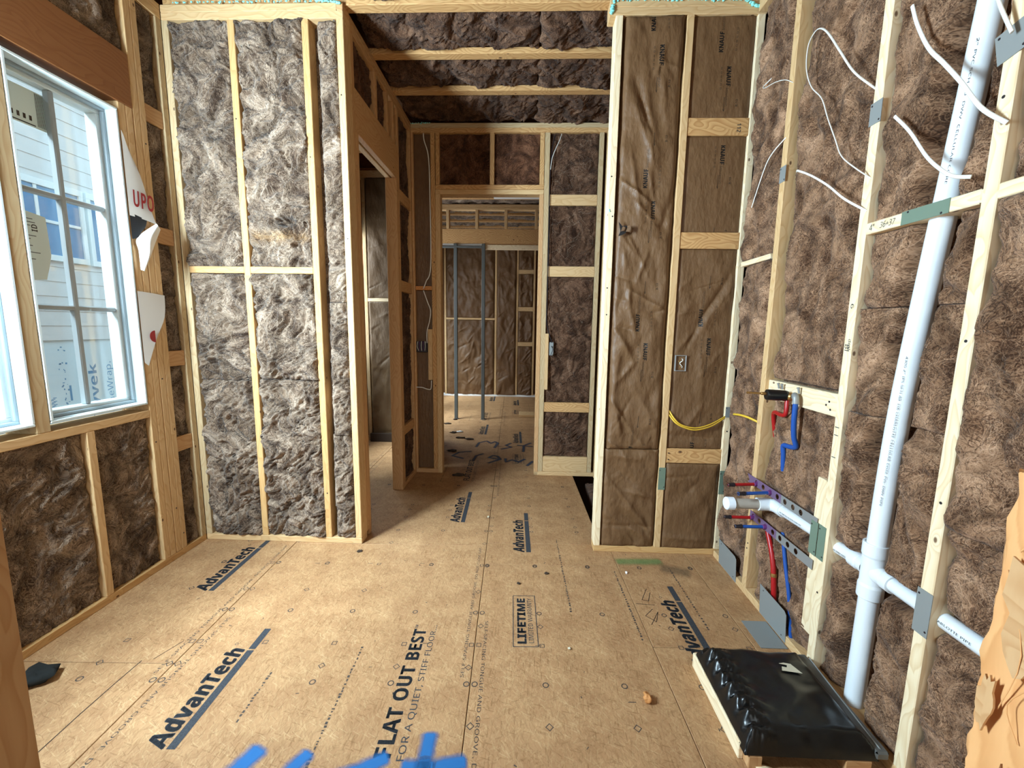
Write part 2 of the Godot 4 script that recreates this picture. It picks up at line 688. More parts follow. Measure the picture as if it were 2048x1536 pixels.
# brown kraft paper with the maker's print running along it
func kraft_texture(printed: bool) -> ImageTexture:
	var w := 512
	var h := 1024
	var r := RandomNumberGenerator.new()
	r.seed = 31
	var im := Image.create(w, h, false, Image.FORMAT_RGB8)
	var f := FastNoiseLite.new()
	f.frequency = 1.0
	f.fractal_octaves = 3
	for y in h:
		var a := TAU * y / h
		var ca := cos(a)
		var sa := sin(a)
		for x in w:
			var t := 0.5 + 0.35 * f.get_noise_3d(x * 0.012, ca * 1.6, sa * 1.6) + 0.10 * (r.randf() - 0.5)
			im.set_pixel(x, y, Color(0.38, 0.27, 0.172).lerp(Color(0.465, 0.345, 0.23), t))
	if printed:
		var dark := Color(0.07, 0.06, 0.06, 0.85)
		for k in [[255, 470, -PI / 2, 360], [300, 560, PI / 2, 255]]:
			raster(im, letters("KNAUF", 128, 36, true, 0.0, 1.0), Vector2(k[0], k[1]), k[2], dark)
			var ux := Vector2.from_angle(k[2])
			raster(im, letters("Insulation", 120, 22), Vector2(k[0], k[1]) + ux * 138, k[2], Color(dark, 0.55))
			for j in 6:
				raster(im, outline_mark(4, 8.0, 2.6, PI / 4), Vector2(k[3], k[1]) + ux * (14 + 26 * j), k[2], Color(dark, 0.65))
		for y in [40, 700]:
			raster(im, letters("R-13", 46, 18, true), Vector2(405, y + 120), -PI / 2, Color(dark, 0.6))
			raster(im, stroke(PackedVector2Array([Vector2(0, 0), Vector2(90, 0)]), 3.0), Vector2(292, y + 60), PI / 2, Color(dark, 0.65))
			raster(im, stroke(PackedVector2Array([Vector2(76, 8), Vector2(92, 0), Vector2(76, -8)]), 3.0), Vector2(292, y + 60), PI / 2, Color(dark, 0.65))
	return ImageTexture.create_from_image(im)


func make_materials() -> void:
	var pale := wood_texture(Color(0.95, 0.875, 0.735), Color(0.85, 0.725, 0.545), 5.0, 3, 1)
	var amber := wood_texture(Color(0.84, 0.69, 0.49), Color(0.64, 0.45, 0.26), 6.0, 8, 2)
	M.pale = wood(pale)
	M.tan_stud = wood(pale, Color(0.84, 0.73, 0.58))
	M.spruce = wood(pale, Color(0.88, 0.80, 0.70))
	M.pine = wood(amber, Color(0.98, 0.95, 0.9))
	M.brown = wood(pale, Color(0.83, 0.71, 0.60))
	M.grey_wood = wood(pale, Color(0.80, 0.76, 0.70))
	M.lvl = wood(pale, Color(0.58, 0.41, 0.27))
	M.orange_wood = wood(amber, Color(1.0, 0.86, 0.72))
	M.rough_wood = wood(pale, Color(0.92, 0.74, 0.58), 0.85)
	var wt: Array = wool_texture()
	for k in [["wool", Color(0.97, 0.985, 1.0)], ["wool_dim_lit", Color(0.95, 0.87, 0.81)], ["wool_dark", Color(0.72, 0.64, 0.60)], ["wool_red", Color(0.80, 0.66, 0.59)]]:  # same wool; the second tint carries the right wall's dimmer, warmer light
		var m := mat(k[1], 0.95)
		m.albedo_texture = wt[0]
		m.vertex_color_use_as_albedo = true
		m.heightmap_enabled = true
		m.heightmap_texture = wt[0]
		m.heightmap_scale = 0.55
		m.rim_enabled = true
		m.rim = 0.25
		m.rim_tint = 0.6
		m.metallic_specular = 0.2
		if k[0] == "wool_dim_lit":
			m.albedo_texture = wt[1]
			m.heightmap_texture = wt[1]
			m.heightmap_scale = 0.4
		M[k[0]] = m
	var crumple := noise_tex(512, 0.022, 41, Color.BLACK, Color.WHITE, 4, 14.0)
	var kp := kraft_texture(true)
	var kb := kraft_texture(false)
	for k in [["kraft", kp, Color(1, 1, 1)], ["kraft_plain", kb, Color(1, 1, 1)], ["kraft_cool_lit", kb, Color(0.92, 0.97, 1.0)]]:  # last tint puts the side room's grey-blue light into the paper colour
		var m := mat(k[2], 0.5)
		m.albedo_texture = k[1]
		m.heightmap_enabled = true
		m.heightmap_texture = crumple
		m.heightmap_scale = 0.22
		m.metallic_specular = 0.42
		M[k[0]] = m
	var board := mat(Color(1, 1, 1), 0.62)
	board.albedo_texture = strand_board_texture()
	board.uv1_triplanar = true
	board.uv1_scale = Vector3(1.7, 1.7, 1.7)
	board.detail_enabled = true
	board.detail_albedo = noise_tex(512, 0.006, 4, Color(0.88, 0.83, 0.79), Color(1.0, 0.98, 0.95), 4)
	board.detail_blend_mode = BaseMaterial3D.BLEND_MODE_MUL
	board.detail_uv_layer = BaseMaterial3D.DETAIL_UV_1
	board.metallic_specular = 0.35
	M.strand_board = board
	M.ink = mat(Color(0.25, 0.26, 0.28), 0.8)
	M.ink.albedo_texture = noise_tex(256, 0.08, 6, Color(0.62, 0.62, 0.62), Color(1.0, 1.0, 1.0), 3)
	M.ink_faint = mat(Color(0.42, 0.33, 0.24), 0.8)
	M.ink_mid = mat(Color(0.27, 0.23, 0.20), 0.8)
	M.paint = mat(Color(1, 1, 1), 0.8)
	M.paint.vertex_color_use_as_albedo = true
	M.paint.transparency = BaseMaterial3D.TRANSPARENCY_ALPHA
	M.gap = mat(Color(0.22, 0.16, 0.11), 0.95)
	M.vinyl = mat(Color(0.84, 0.89, 0.90), 0.4)
	M.muntin = mat(Color(0.60, 0.63, 0.64), 0.4)  # white bars greyed in colour to read as backlit
	M.vinyl_grey = mat(Color(0.55, 0.60, 0.62), 0.5)
	M.glass = mat(Color(0.9, 1.0, 1.0, 0.04), 0.02)
	M.glass.transparency = BaseMaterial3D.TRANSPARENCY_ALPHA
	M.steel = mat(Color(0.58, 0.58, 0.57), 0.48, 0.3)
	M.plate = mat(Color(0.52, 0.53, 0.52), 0.55)
	M.plate_green = mat(Color(0.42, 0.49, 0.42), 0.6)
	M.post = mat(Color(0.33, 0.34, 0.33), 0.5)
	M.pvc = mat(Color(0.90, 0.92, 0.93), 0.32)
	M.pvc_dull = mat(Color(0.66, 0.62, 0.57), 0.45)
	M.rim_grey = mat(Color(0.34, 0.34, 0.33), 0.4)
	M.primer = mat(Color(0.47, 0.38, 0.50), 0.45, 0.2)
	M.sticker = mat(Color(0.82, 0.82, 0.78), 0.7)
	M.sticker.backlight_enabled = true
	M.sticker.backlight = Color(0.6, 0.62, 0.6)
	M.pvc_cap = mat(Color(0.93, 0.96, 1.0), 0.35)
	M.pvc_ink = mat(Color(0.16, 0.17, 0.2), 0.6)
	M.cable = mat(Color(0.90, 0.89, 0.86), 0.5)
	M.cable_yellow = mat(Color(0.86, 0.70, 0.22), 0.5)
	M.red = mat(Color(0.66, 0.09, 0.10), 0.35)
	M.blue = mat(Color(0.10, 0.30, 0.60), 0.35)
	M.purple = mat(Color(0.42, 0.20, 0.44), 0.5)
	M.brass = mat(Color(0.72, 0.56, 0.34), 0.35, 0.9)
	M.black = mat(Color(0.05, 0.06, 0.07), 0.32)
	M.black_plastic = mat(Color(0.045, 0.05, 0.052), 0.3)
	M.black_plastic.heightmap_enabled = true
	M.black_plastic.heightmap_texture = noise_tex(256, 0.012, 17, Color.BLACK, Color.WHITE, 2)
	M.black_plastic.heightmap_scale = 0.5
	M.box_dark = mat(Color(0.12, 0.09, 0.11), 0.5)
	M.chip = mat(Color(0.24, 0.18, 0.13), 0.9)
	M.dark_rag = mat(Color(0.07, 0.08, 0.07), 0.9)
	M.foam = mat(Color(0.55, 0.86, 0.83), 0.7)
	M.white = mat(Color(0.93, 0.93, 0.92), 0.6)
	M.wrap = mat(Color(0.76, 0.73, 0.69), 0.55)  # white wrap darkened in colour for the shade beside the window
	M.wrap_red = mat(Color(0.55, 0.10, 0.09), 0.6)
	M.wrap_black = mat(Color(0.07, 0.07, 0.08), 0.6)
	M.siding = mat(Color(0.77, 0.79, 0.79), 0.6)
	M.house_wrap = mat(Color(0.76, 0.84, 0.87), 0.5)
	M.print_blue = mat(Color(0.22, 0.48, 0.66), 0.6)
	M.pane_blue = mat(Color(0.30, 0.52, 0.70), 0.12)
	M.paper = mat(Color(0.80, 0.76, 0.66), 0.7)
	M.dirt = mat(Color(0.45, 0.36, 0.28), 0.95)
	M.sheathing = mat(Color(0.62, 0.50, 0.36), 0.85)
	M.sheathing.albedo_texture = board.albedo_texture
	M.sheathing.uv1_triplanar = true


# ------------------------------------------------------------------ floor and ceiling
func floors() -> void:
	var fl := base("floor", "tan strand-board subfloor with dark printed lettering and seams between its sheets", "floor", Vector3.ZERO, "", "structure")
	fl.rotation.y = FLOOR_TURN
	var cols := [[-2.45, -1.3565, [3.3, 0.9, -1.52, -3.96, -6.4, -8.7]], [-1.3535, -0.1463, [3.3, 1.0, -0.03, -2.47, -4.91, -7.35, -8.7]], [-0.1437, 0.6287, [3.3, 0.18, -2.26, -2.5]], [0.6313, 1.074, [3.3, 0.8, -1.642, -2.62]], [1.077, 1.5, [3.3, 0.2, -2.62]], [-0.1437, 0.58, [-2.503, -4.7, -7.14, -8.7]]]
	for c in cols:
		for k in c[2].size() - 1:
			bd(fl, "subfloor_sheet", c[0], c[1], -0.018, 0.0, c[2][k] - 0.0013, c[2][k + 1] + 0.0013, M.strand_board, 0.0015)
	bd(fl, "seam_backing", -2.5, 0.575, -0.05, -0.019, 3.4, -8.8, M.gap)  # dark slab put under the sheets so open seams look shaded
	bd(fl, "seam_backing", 0.575, 1.6, -0.05, -0.019, 3.4, -2.6, M.gap)
	bd(fl, "rim_joist", 0.54, 0.578, -0.28, -0.02, -2.55, -3.8, M.brown)
	bd(fl, "crawl_space_board", -2.5, 1.6, -0.40, -0.36, 3.4, -8.8, M.gap)
	var ux := Vector3(0, 0, -1)
	var uy := Vector3(-1, 0, 0)
	for k in 3:
		var dz := -2.44 * k
		var bold := begin()
		for l in [[-1.566, -1.985], [0.092, -2.40], [-0.359, -2.785], [0.838, -1.53], [-1.115, -1.175]]:
			if k > 0 and (l[0] > 0.5 or l[0] < -1.0):
				continue
			var o := Vector3(l[0], 0.0006, l[1] + dz)
			ink(bold, letters("AdvanTech", 0.420, 0.070, true, 0.16, 0.0024), o, ux, uy)
			ink(bold, outline_mark(12, 0.007, 0.002, 0.0), o + ux * 0.452 + uy * 0.056, ux, uy)
			ink_rect(bold, 0.0, -0.040, 0.418, -0.011, o, ux, uy)
			ink_rect(bold, 0.425, -0.040, 0.545, -0.011, o, ux, uy)
		place(fl, "printed_lettering", bold.commit(), M.ink)
		var mid := begin()
		ink(mid, letters("FLAT OUT BEST", 0.575, 0.056, true, 0.0, 0.0008), Vector3(-0.372, 0.0006, -1.157 + dz), ux, uy)
		ink(mid, letters("TM", 0.02, 0.012, true), Vector3(-0.415, 0.0006, -1.738 + dz), ux, uy)
		ink(mid, letters("FOR A QUIET, STIFF FLOOR...", 0.608, 0.030), Vector3(-0.322, 0.0006, -1.148 + dz), ux, uy)
		ink(mid, letters("LIFETIME", 0.304, 0.038, true, 0.0, 0.0015), Vector3(0.0795, 0.0006, -1.652 + dz), ux, uy)
		ink(mid, letters("LIMITED WARRANTY", 0.304, 0.022), Vector3(0.113, 0.0006, -1.655 + dz), ux, uy)
		var o2 := Vector3(0.133, 0.0006, -1.632 + dz)
		for r in [[0.0, 0.0, 0.349, 0.0035], [0.0, 0.1095, 0.349, 0.113], [0.0, 0.0, 0.0035, 0.113], [0.3455, 0.0, 0.349, 0.113]]:
			ink_rect(mid, r[0], r[1], r[2], r[3], o2, ux, uy)
		place(fl, "printed_lettering", mid.commit(), M.ink)
		# the small lines along the seams
		var small := begin()
		for s in [-1.355, -0.145]:
			ink(small, letters("SELF-SPACING TONGUE AND GROOVE. DO NOT CLOSE GAP.", 0.98, 0.0135), Vector3(s - 0.030, 0.0006, -1.47 + dz), ux, uy)
			ink(small, letters("SELF-SPACING TONGUE AND GROOVE. DO NOT CLOSE GAP.", 0.98, 0.0145), Vector3(s + 0.035, 0.0006, -1.79 + dz), -ux, -uy)
		for s in [[0.604, -1.68, 0.52], [-0.62, -1.12, 0.50], [-0.932, -1.27, 0.22], [0.31, -1.86, 0.70], [0.93, -1.75, 0.5]]:
			var r := RandomNumberGenerator.new()
			r.seed = int(s[0] * 1000) + 50
			var q := 0.0
			while q < s[2]:
				var wdt := r.randf_range(0.004, 0.012)
				ink_rect(small, q, r.randf_range(0.0, 0.004), q + wdt, r.randf_range(0.007, 0.012), Vector3(s[0], 0.0006, s[1] + dz), ux, uy)
				q += wdt + r.randf_range(0.002, 0.012)
		place(fl, "printed_lettering", small.commit(), M.ink_mid if k == 0 else M.ink_faint)
	# nailing marks: circles, squares and diamonds a foot apart
	var marks := begin()
	for x in [-1.655, -1.372, -1.338, -1.055, -0.755, -0.452, -0.160, -0.128, 0.147, 0.452, 0.752, 1.048]:
		var right: bool = x > -0.14
		for k in 18:
			var zc := -1.032 - 0.407 * k
			var zd := (-0.78 if right else -1.030) - 0.488 * k
			var zs := -1.030 - 0.610 * k
			for g in [[zc, 20, 0.0], [zd, 4, 0.0], [zs, 4, PI / 4]]:
				if g[0] < -7.6 or rng.randf() < 0.12 or (x > 0.56 and g[0] < -2.4):
					continue
				ink(marks, outline_mark(g[1], 0.0150 if g[1] == 4 else 0.0125, 0.0040, g[2]), Vector3(x, 0.0006, g[0]) , ux, uy)
	for k in 60:
		var p := Vector3(rng.randf_range(-1.7, 0.9), 0.0006, rng.randf_range(-3.3, -1.05))
		var a := rng.randf() * TAU
		var d := Vector2.from_angle(a)
		ink(marks, stroke(PackedVector2Array([Vector2.ZERO, d * rng.randf_range(0.003, 0.014)]), rng.randf_range(0.002, 0.004)), p, ux, uy)
	for p in [[-1.053, -2.25], [-0.75, -2.255], [-0.45, -2.262], [0.52, -1.37], [-0.30, -1.645], [0.19, -1.64]]:
		ink(marks, stroke(PackedVector2Array([Vector2(0, 0.012), Vector2(0, -0.016)]), 0.003), Vector3(p[0] - 0.06, 0.0006, p[1]), ux, uy)
	place(fl, "nailing_mark", marks.commit(), M.ink_mid).set_meta("kind", "stuff")
	var crack := begin()
	ink(crack, stroke(PackedVector2Array([Vector2(0, 0), Vector2(0.16, 0.003), Vector2(0.29, 0.001), Vector2(0.40, -0.004)]), 0.004), Vector3(-1.500, 0.0006, -1.13), ux, uy)
	ink(crack, stroke(PackedVector2Array([Vector2(0, 0), Vector2(0.10, -0.045)]), 0.003), Vector3(-1.455, 0.0006, -1.54), ux, uy)
	# a carpenter's scribble
	for s in [[[0.0, 0.0], [-0.09, 0.05], [-0.10, 0.02], [-0.03, -0.01]], [[-0.13, 0.0], [-0.12, 0.09]], [[-0.16, 0.02], [-0.21, 0.07], [-0.25, 0.03], [-0.18, 0.0], [-0.27, 0.06]]]:
		var pts := PackedVector2Array()
		for q in s:
			pts.append(Vector2(q[0], q[1] - 0.02))
		ink(crack, stroke(pts, 0.003), Vector3(0.71, 0.0006, -2.05), ux, uy)
	place(fl, "pencil_mark", crack.commit(), M.gap)
	# sprayed letters: blue at the near edge, dark blue «C3 st Crawl» in the doorway, a green line by the stub wall
	var sp := begin()
	var blue := Color(0.015, 0.13, 0.36)
	var h := 0.0011
	var turn := Basis(Vector3.UP, -FLOOR_TURN)
	for s in [[[-0.85, -1.135], [-0.87, -1.09], [-0.90, -1.02]], [[-0.685, -1.135], [-0.71, -1.09], [-0.74, -1.0]], [[-0.56, -1.075], [-0.49, -1.105], [-0.435, -1.138]], [[-0.302, -1.215], [-0.300, -1.16], [-0.298, -1.05]], [[-0.35, -1.118], [-0.27, -1.122], [-0.185, -1.14]]]:
		var pts := []
		for q in s:
			pts.append(turn * Vector3(q[0], h, q[1]))
		spray(sp, pts, 0.062 if s[0][0] < -0.8 else 0.046, blue)
	for s in [[[-0.558, -4.65], [-0.545, -4.82], [-0.46, -4.90], [-0.40, -4.80], [-0.36, -4.88], [-0.32, -4.82], [-0.345, -4.63]], [[-0.17, -4.82], [-0.22, -4.73], [-0.15, -4.66], [-0.26, -4.58]], [[-0.08, -4.745], [0.08, -4.71]], [[0.07, -4.85], [-0.01, -4.74], [-0.015, -4.5]],
			[[-0.60, -4.46], [-0.72, -4.42], [-0.775, -4.29], [-0.65, -4.21]], [[-0.456, -4.38], [-0.518, -4.31], [-0.53, -4.15]], [[-0.254, -4.21], [-0.38, -4.25], [-0.34, -4.33], [-0.29, -4.31], [-0.254, -4.21], [-0.364, -4.08]], [[-0.20, -4.23], [-0.19, -4.12], [-0.13, -4.2], [-0.06, -4.13], [0.0, -4.23]], [[0.08, -4.16], [0.03, -4.03]]]:
		var pts := []
		for q in s:
			pts.append(turn * Vector3(q[0], h, q[1]))
		spray(sp, pts, 0.034, Color(0.035, 0.05, 0.09), 0.85)
	spray(sp, [turn * Vector3(0.58, h, -2.33), turn * Vector3(0.80, h, -2.34)], 0.06, Color(0.10, 0.28, 0.08), 0.5)
	spray(sp, [turn * Vector3(0.83, h, -2.27), turn * Vector3(0.92, h, -2.24)], 0.08, Color(0.13, 0.09, 0.05), 0.45)
	place(fl, "sprayed_lettering", sp.commit(), M.paint)


func ceilings() -> void:
	var c := base("ceiling", "open floor joists overhead with pale flanges and a board deck above", "ceiling", Vector3.ZERO, "", "structure")
	bd(c, "deck_board", XL - 0.16, 1.32, 3.36, 3.39, 3.3, -8.5, M.sheathing)
	for z in [-2.4915, -2.8985, -3.3135, -2.08, -1.67, -1.26, -0.85, -0.44, 0.5, 1.4, 2.3, -4.35, -4.9, -5.45, -5.86, -6.27, -6.68, -7.09, -7.5, -7.91]:
		var f: Node3D = bd(c, "joist", XL, XR + 0.06, 3.077, 3.114, z - 0.0317, z + 0.0317, M.pine)
		var g := bd(c, "web", XL, XR + 0.06, 3.114, 3.36, z - 0.006, z + 0.006, M.sheathing)
		c.remove_child(g)
		g.name = "web"
		f.add_child(g)
		g.position -= f.position


# ------------------------------------------------------------------ walls
func stud(w: Node3D, x0: float, x1: float, z0: float, z1: float, m: Material, y0 := 0.038, y1 := CEIL, called := "stud") -> MeshInstance3D:
	return bd(w, called, x0, x1, y0, y1, z0, z1, m)


func nail_heads(wall: Node3D, spots: Array, normal: Vector3) -> void:
	var st := begin()
	for p in spots:
		st.append_from(lathe(p, normal, [Vector2(0, 0.0042), Vector2(0.0008, 0.0042), Vector2(0.0008, 0.0)], 8), 0, Transform3D.IDENTITY)
	place(wall, "nail_head", st.commit(), M.box_dark).set_meta("kind", "stuff")


func left_wall() -> void:
	var w := base("wall_left", "window wall on the left, timber framed, with a brown header over the twin window", "wall", Vector3.ZERO, "", "structure")
	var o := XL - 0.14
	# outer sheathing in pieces round the openings
	var skin := [[3.2, -0.62, 0.0, 3.36], [-0.62, -2.13, 0.0, 0.86], [-0.62, -2.13, 2.44, 3.36], [-2.13, -3.25, 0.0, 3.36], [-3.25, -4.25, 0.0, 0.9], [-3.25, -4.25, 2.4, 3.36], [-4.25, -4.55, 0.0, 3.36], [-4.55, -6.05, 0.0, 0.9], [-4.55, -6.05, 2.4, 3.36], [-6.05, -6.65, 0.0, 3.36], [-6.65, -7.75, 0.0, 0.9], [-6.65, -7.75, 2.4, 3.36], [-7.75, -8.5, 0.0, 3.36]]
	for s in skin:
		bd(w, "sheathing", o - 0.012, o, s[2] - 0.4 if s[2] == 0.0 else s[2], s[3], s[0], s[1], M.sheathing)
	bd(w, "bottom_plate", o, XL, 0.0, 0.038, 3.0, -2.439, M.tan_stud)
	bd(w, "top_plate", o, XL, 3.0, 3.038, 3.0, -2.439, M.spruce)
	bd(w, "top_plate", o, XL, 3.038, 3.076, 3.0, -2.439, M.spruce)
	# header and the studs that carry it
	bd(w, "header", o + 0.045, XL + 0.001, 2.443, 2.695, -0.50, -2.212, M.lvl)
	stud(w, o, XL, -2.132, -2.170, M.spruce, 0.038, 2.443, "trimmer_stud")
	stud(w, o, XL, -2.171, -2.209, M.spruce, 0.038, 2.443, "trimmer_stud")
	stud(w, o, XL, -2.212, -2.250, M.spruce)
	stud(w, o, XL, -2.251, -2.288, M.spruce)
	stud(w, o, XL, -2.402, -2.439, M.grey_wood)
	for z in [-1.74, -1.33, -0.92]:
		stud(w, o, XL, z, z - 0.038, M.spruce, 2.695, CEIL, "cripple_stud")
	for z in [-1.802, -1.395, -0.99]:
		stud(w, o, XL, z, z - 0.038, M.spruce, 0.038, 0.862, "cripple_stud")
	bd(w, "rough_sill", o, XL, 0.862, 0.902, -0.56, -2.131, M.spruce)
	stud(w, o, XL, -1.612, -1.665, M.grey_wood, 0.902, 2.443, "mullion_stud")
	stud(w, o, XL, -1.098, -1.150, M.grey_wood, 0.902, 2.443, "mullion_stud")
	stud(w, o, XL, -0.585, -0.623, M.spruce, 0.038, 2.443, "trimmer_stud")
	stud(w, o, XL, -0.50, -0.538, M.spruce)
	for y in [2.427, 1.804, 1.122, 0.620]:
		bd(w, "blocking", o + 0.03, XL - 0.006, y, y + 0.087, -2.289, -2.401, M.brown)
	for z in [0.3, 0.71, 1.12, 1.53, 1.94, 2.35, 2.76]:
		stud(w, o, XL, z, z + 0.038, M.spruce)
	for z in [-2.6, -3.0, -3.2, -4.3, -4.5, -6.1, -6.5, -7.8, -8.15]:
		stud(w, o, XL, z, z - 0.038, M.spruce)
	nail_heads(w, [Vector3(XL, 1.06, -2.228), Vector3(XL, 0.72, -2.15), Vector3(XL, 2.55, -2.10), Vector3(XL, 0.30, -2.236), Vector3(XL, 2.30, -2.27), Vector3(XL, 1.45, -2.2), Vector3(XL, 0.13, -2.27)], Vector3.RIGHT)
	# twin window; each unit is a white frame round a sash with a grid of six panes
	window_unit("window_1", "right half of the white twin window, six lites, beside the torn house wrap", -1.667, -2.126)
	window_unit("window_2", "left half of the white twin window, cut by the left edge of the picture", -1.152, -1.611)
	window_unit("window_3", "added unseen white window nearest the camera in the left wall, for fill light", -0.640, -1.097)  # unseen window added to carry a fill light


func window_unit(called: String, label: String, z0: float, z1: float) -> void:
	var w := base(called, label, "window", Vector3.ZERO, "", "structure")
	var y0 := 0.935
	var y1 := 2.406
	var xo := XL - 0.150
	# lining: a flat white jamb, five centimetres deep to the sash
	var t := 0.012
	bd(w, "frame", xo, XL + 0.002, y1 - t, y1, z0, z1, M.vinyl)
	bd(w, "frame", xo, XL + 0.002, y0, y0 + t, z0, z1, M.vinyl)
	bd(w, "frame", xo, XL + 0.002, y0 + t, y1 - t, z0, z0 - t, M.vinyl)
	bd(w, "frame", xo, XL + 0.002, y0 + t, y1 - t, z1 + t, z1, M.vinyl)
	# a stepped stop
	var s := 0.026
	for k in [[XL - 0.070, XL - 0.050, t, s, M.vinyl_grey], [XL - 0.128, XL - 0.070, t, 0.042, M.vinyl]]:
		var a: float = k[2]
		var b: float = k[3]
		bd(w, "stop" if b == s else "sash", k[0], k[1], y1 - b, y1 - a, z0 - a, z1 + a, k[4])
		bd(w, "stop" if b == s else "sash", k[0], k[1], y0 + a, y0 + b, z0 - a, z1 + a, k[4])
		bd(w, "stop" if b == s else "sash", k[0], k[1], y0 + b, y1 - b, z0 - a, z0 - b, k[4])
		bd(w, "stop" if b == s else "sash", k[0], k[1], y0 + b, y1 - b, z1 + b, z1 + a, k[4])
	var zm := (z0 + z1) * 0.5
	var bar := 0.0115
	bd(w, "muntin", XL - 0.104, XL - 0.072, y0 + 0.042, y1 - 0.042, zm - bar, zm + bar, M.muntin, 0.005)
	for y in [1.430, 1.918]:
		bd(w, "muntin", XL - 0.104, XL - 0.074, y - bar, y + bar, z0 - 0.042, z1 + 0.042, M.muntin, 0.005)
	var ys := [y0 + 0.042, 1.430, 1.918, y1 - 0.042]
	for k in 3:
		for e in [[z0 - 0.042, zm], [zm, z1 + 0.042]]:
			bd(w, "pane", XL - 0.112, XL - 0.108, ys[k], ys[k + 1], e[0], e[1], M.glass, 0.0002)


func stub_walls() -> void:
	var zb := ZA - 0.089
	var a := base("wall_back_left", "short stud wall in the left corner, pale studs with brown wool between them", "wall", Vector3.ZERO, "", "structure")
	bd(a, "bottom_plate", XL, -1.0165, 0.0, 0.038, ZA, zb, M.spruce)
	bd(a, "top_plate", XL, -1.0165, 3.0, 3.038, ZA, zb, M.spruce)
	bd(a, "top_plate", XL, -1.05, 3.038, 3.076, ZA, zb, M.spruce)
	bd(a, "top_plate", -1.05, -1.0165, 3.038, 3.076, ZA, zb, M.brown)
	stud(a, XL, -1.985, ZA, zb, M.grey_wood)
	stud(a, -1.656, -1.618, ZA, zb, M.tan_stud)
	stud(a, -1.246, -1.208, ZA, zb, M.tan_stud)
	stud(a, -1.0545, -1.0165, ZA, zb, M.spruce)
	bd(a, "blocking", -1.985, -1.656, 1.662, 1.700, ZA, zb, M.tan_stud)
	bd(a, "blocking", -1.618, -1.246, 1.662, 1.700, ZA, zb, M.tan_stud)
	bd(a, "backing_board", XL, -1.05, 0.04, 3.0, zb - 0.012, zb - 0.002, M.sheathing)
	nail_heads(a, [Vector3(-1.035, 1.86, ZA), Vector3(-1.04, 2.62, ZA), Vector3(-1.225, 0.33, ZA), Vector3(-1.23, 2.3, ZA), Vector3(-1.64, 2.5, ZA)], Vector3.BACK)
	var b := base("wall_back_right", "stud wall with brown kraft-faced insulation, between the passage and the plumbing wall", "wall", Vector3.ZERO, "", "structure")
	bd(b, "bottom_plate", 0.437, XR + 0.05, 0.0, 0.038, ZA, zb, M.tan_stud)
	bd(b, "top_plate", 0.405, XR + 0.05, 3.0, 3.038, ZA, zb, M.spruce)
	bd(b, "top_plate", 0.405, XR + 0.05, 3.038, 3.076, ZA, zb, M.spruce)
	stud(b, 0.437, 0.475, ZA, zb, M.pale)
	stud(b, 0.807, 0.845, ZA, zb, M.spruce)
	stud(b, 1.171, 1.209, ZA, zb, M.pale)
	for y in [2.412, 1.820, 0.578]:
		bd(b, "blocking", 0.846, 1.170, y, y + 0.089, ZA - 0.004, ZA - 0.042, M.pine)
	bd(b, "backing_board", 0.45, XR + 0.05, 0.04, 3.0, zb - 0.012, zb - 0.002, M.sheathing)
	nail_heads(b, [Vector3(0.450, 2.20, ZA), Vector3(0.464, 1.99, ZA), Vector3(0.452, 1.60, ZA), Vector3(0.86, 0.60, ZA + 0.0), Vector3(0.86, 0.64, ZA), Vector3(0.455, 1.45, ZA), Vector3(1.19, 0.78, ZA)], Vector3.BACK)
	var st := begin()
	ink(st, letters("112", 0.045, 0.022, true), Vector3(1.108, 2.472, ZA - 0.0035), Vector3.DOWN, Vector3.RIGHT)
	place(b, "grade_stamp", st.commit(), M.ink_mid)


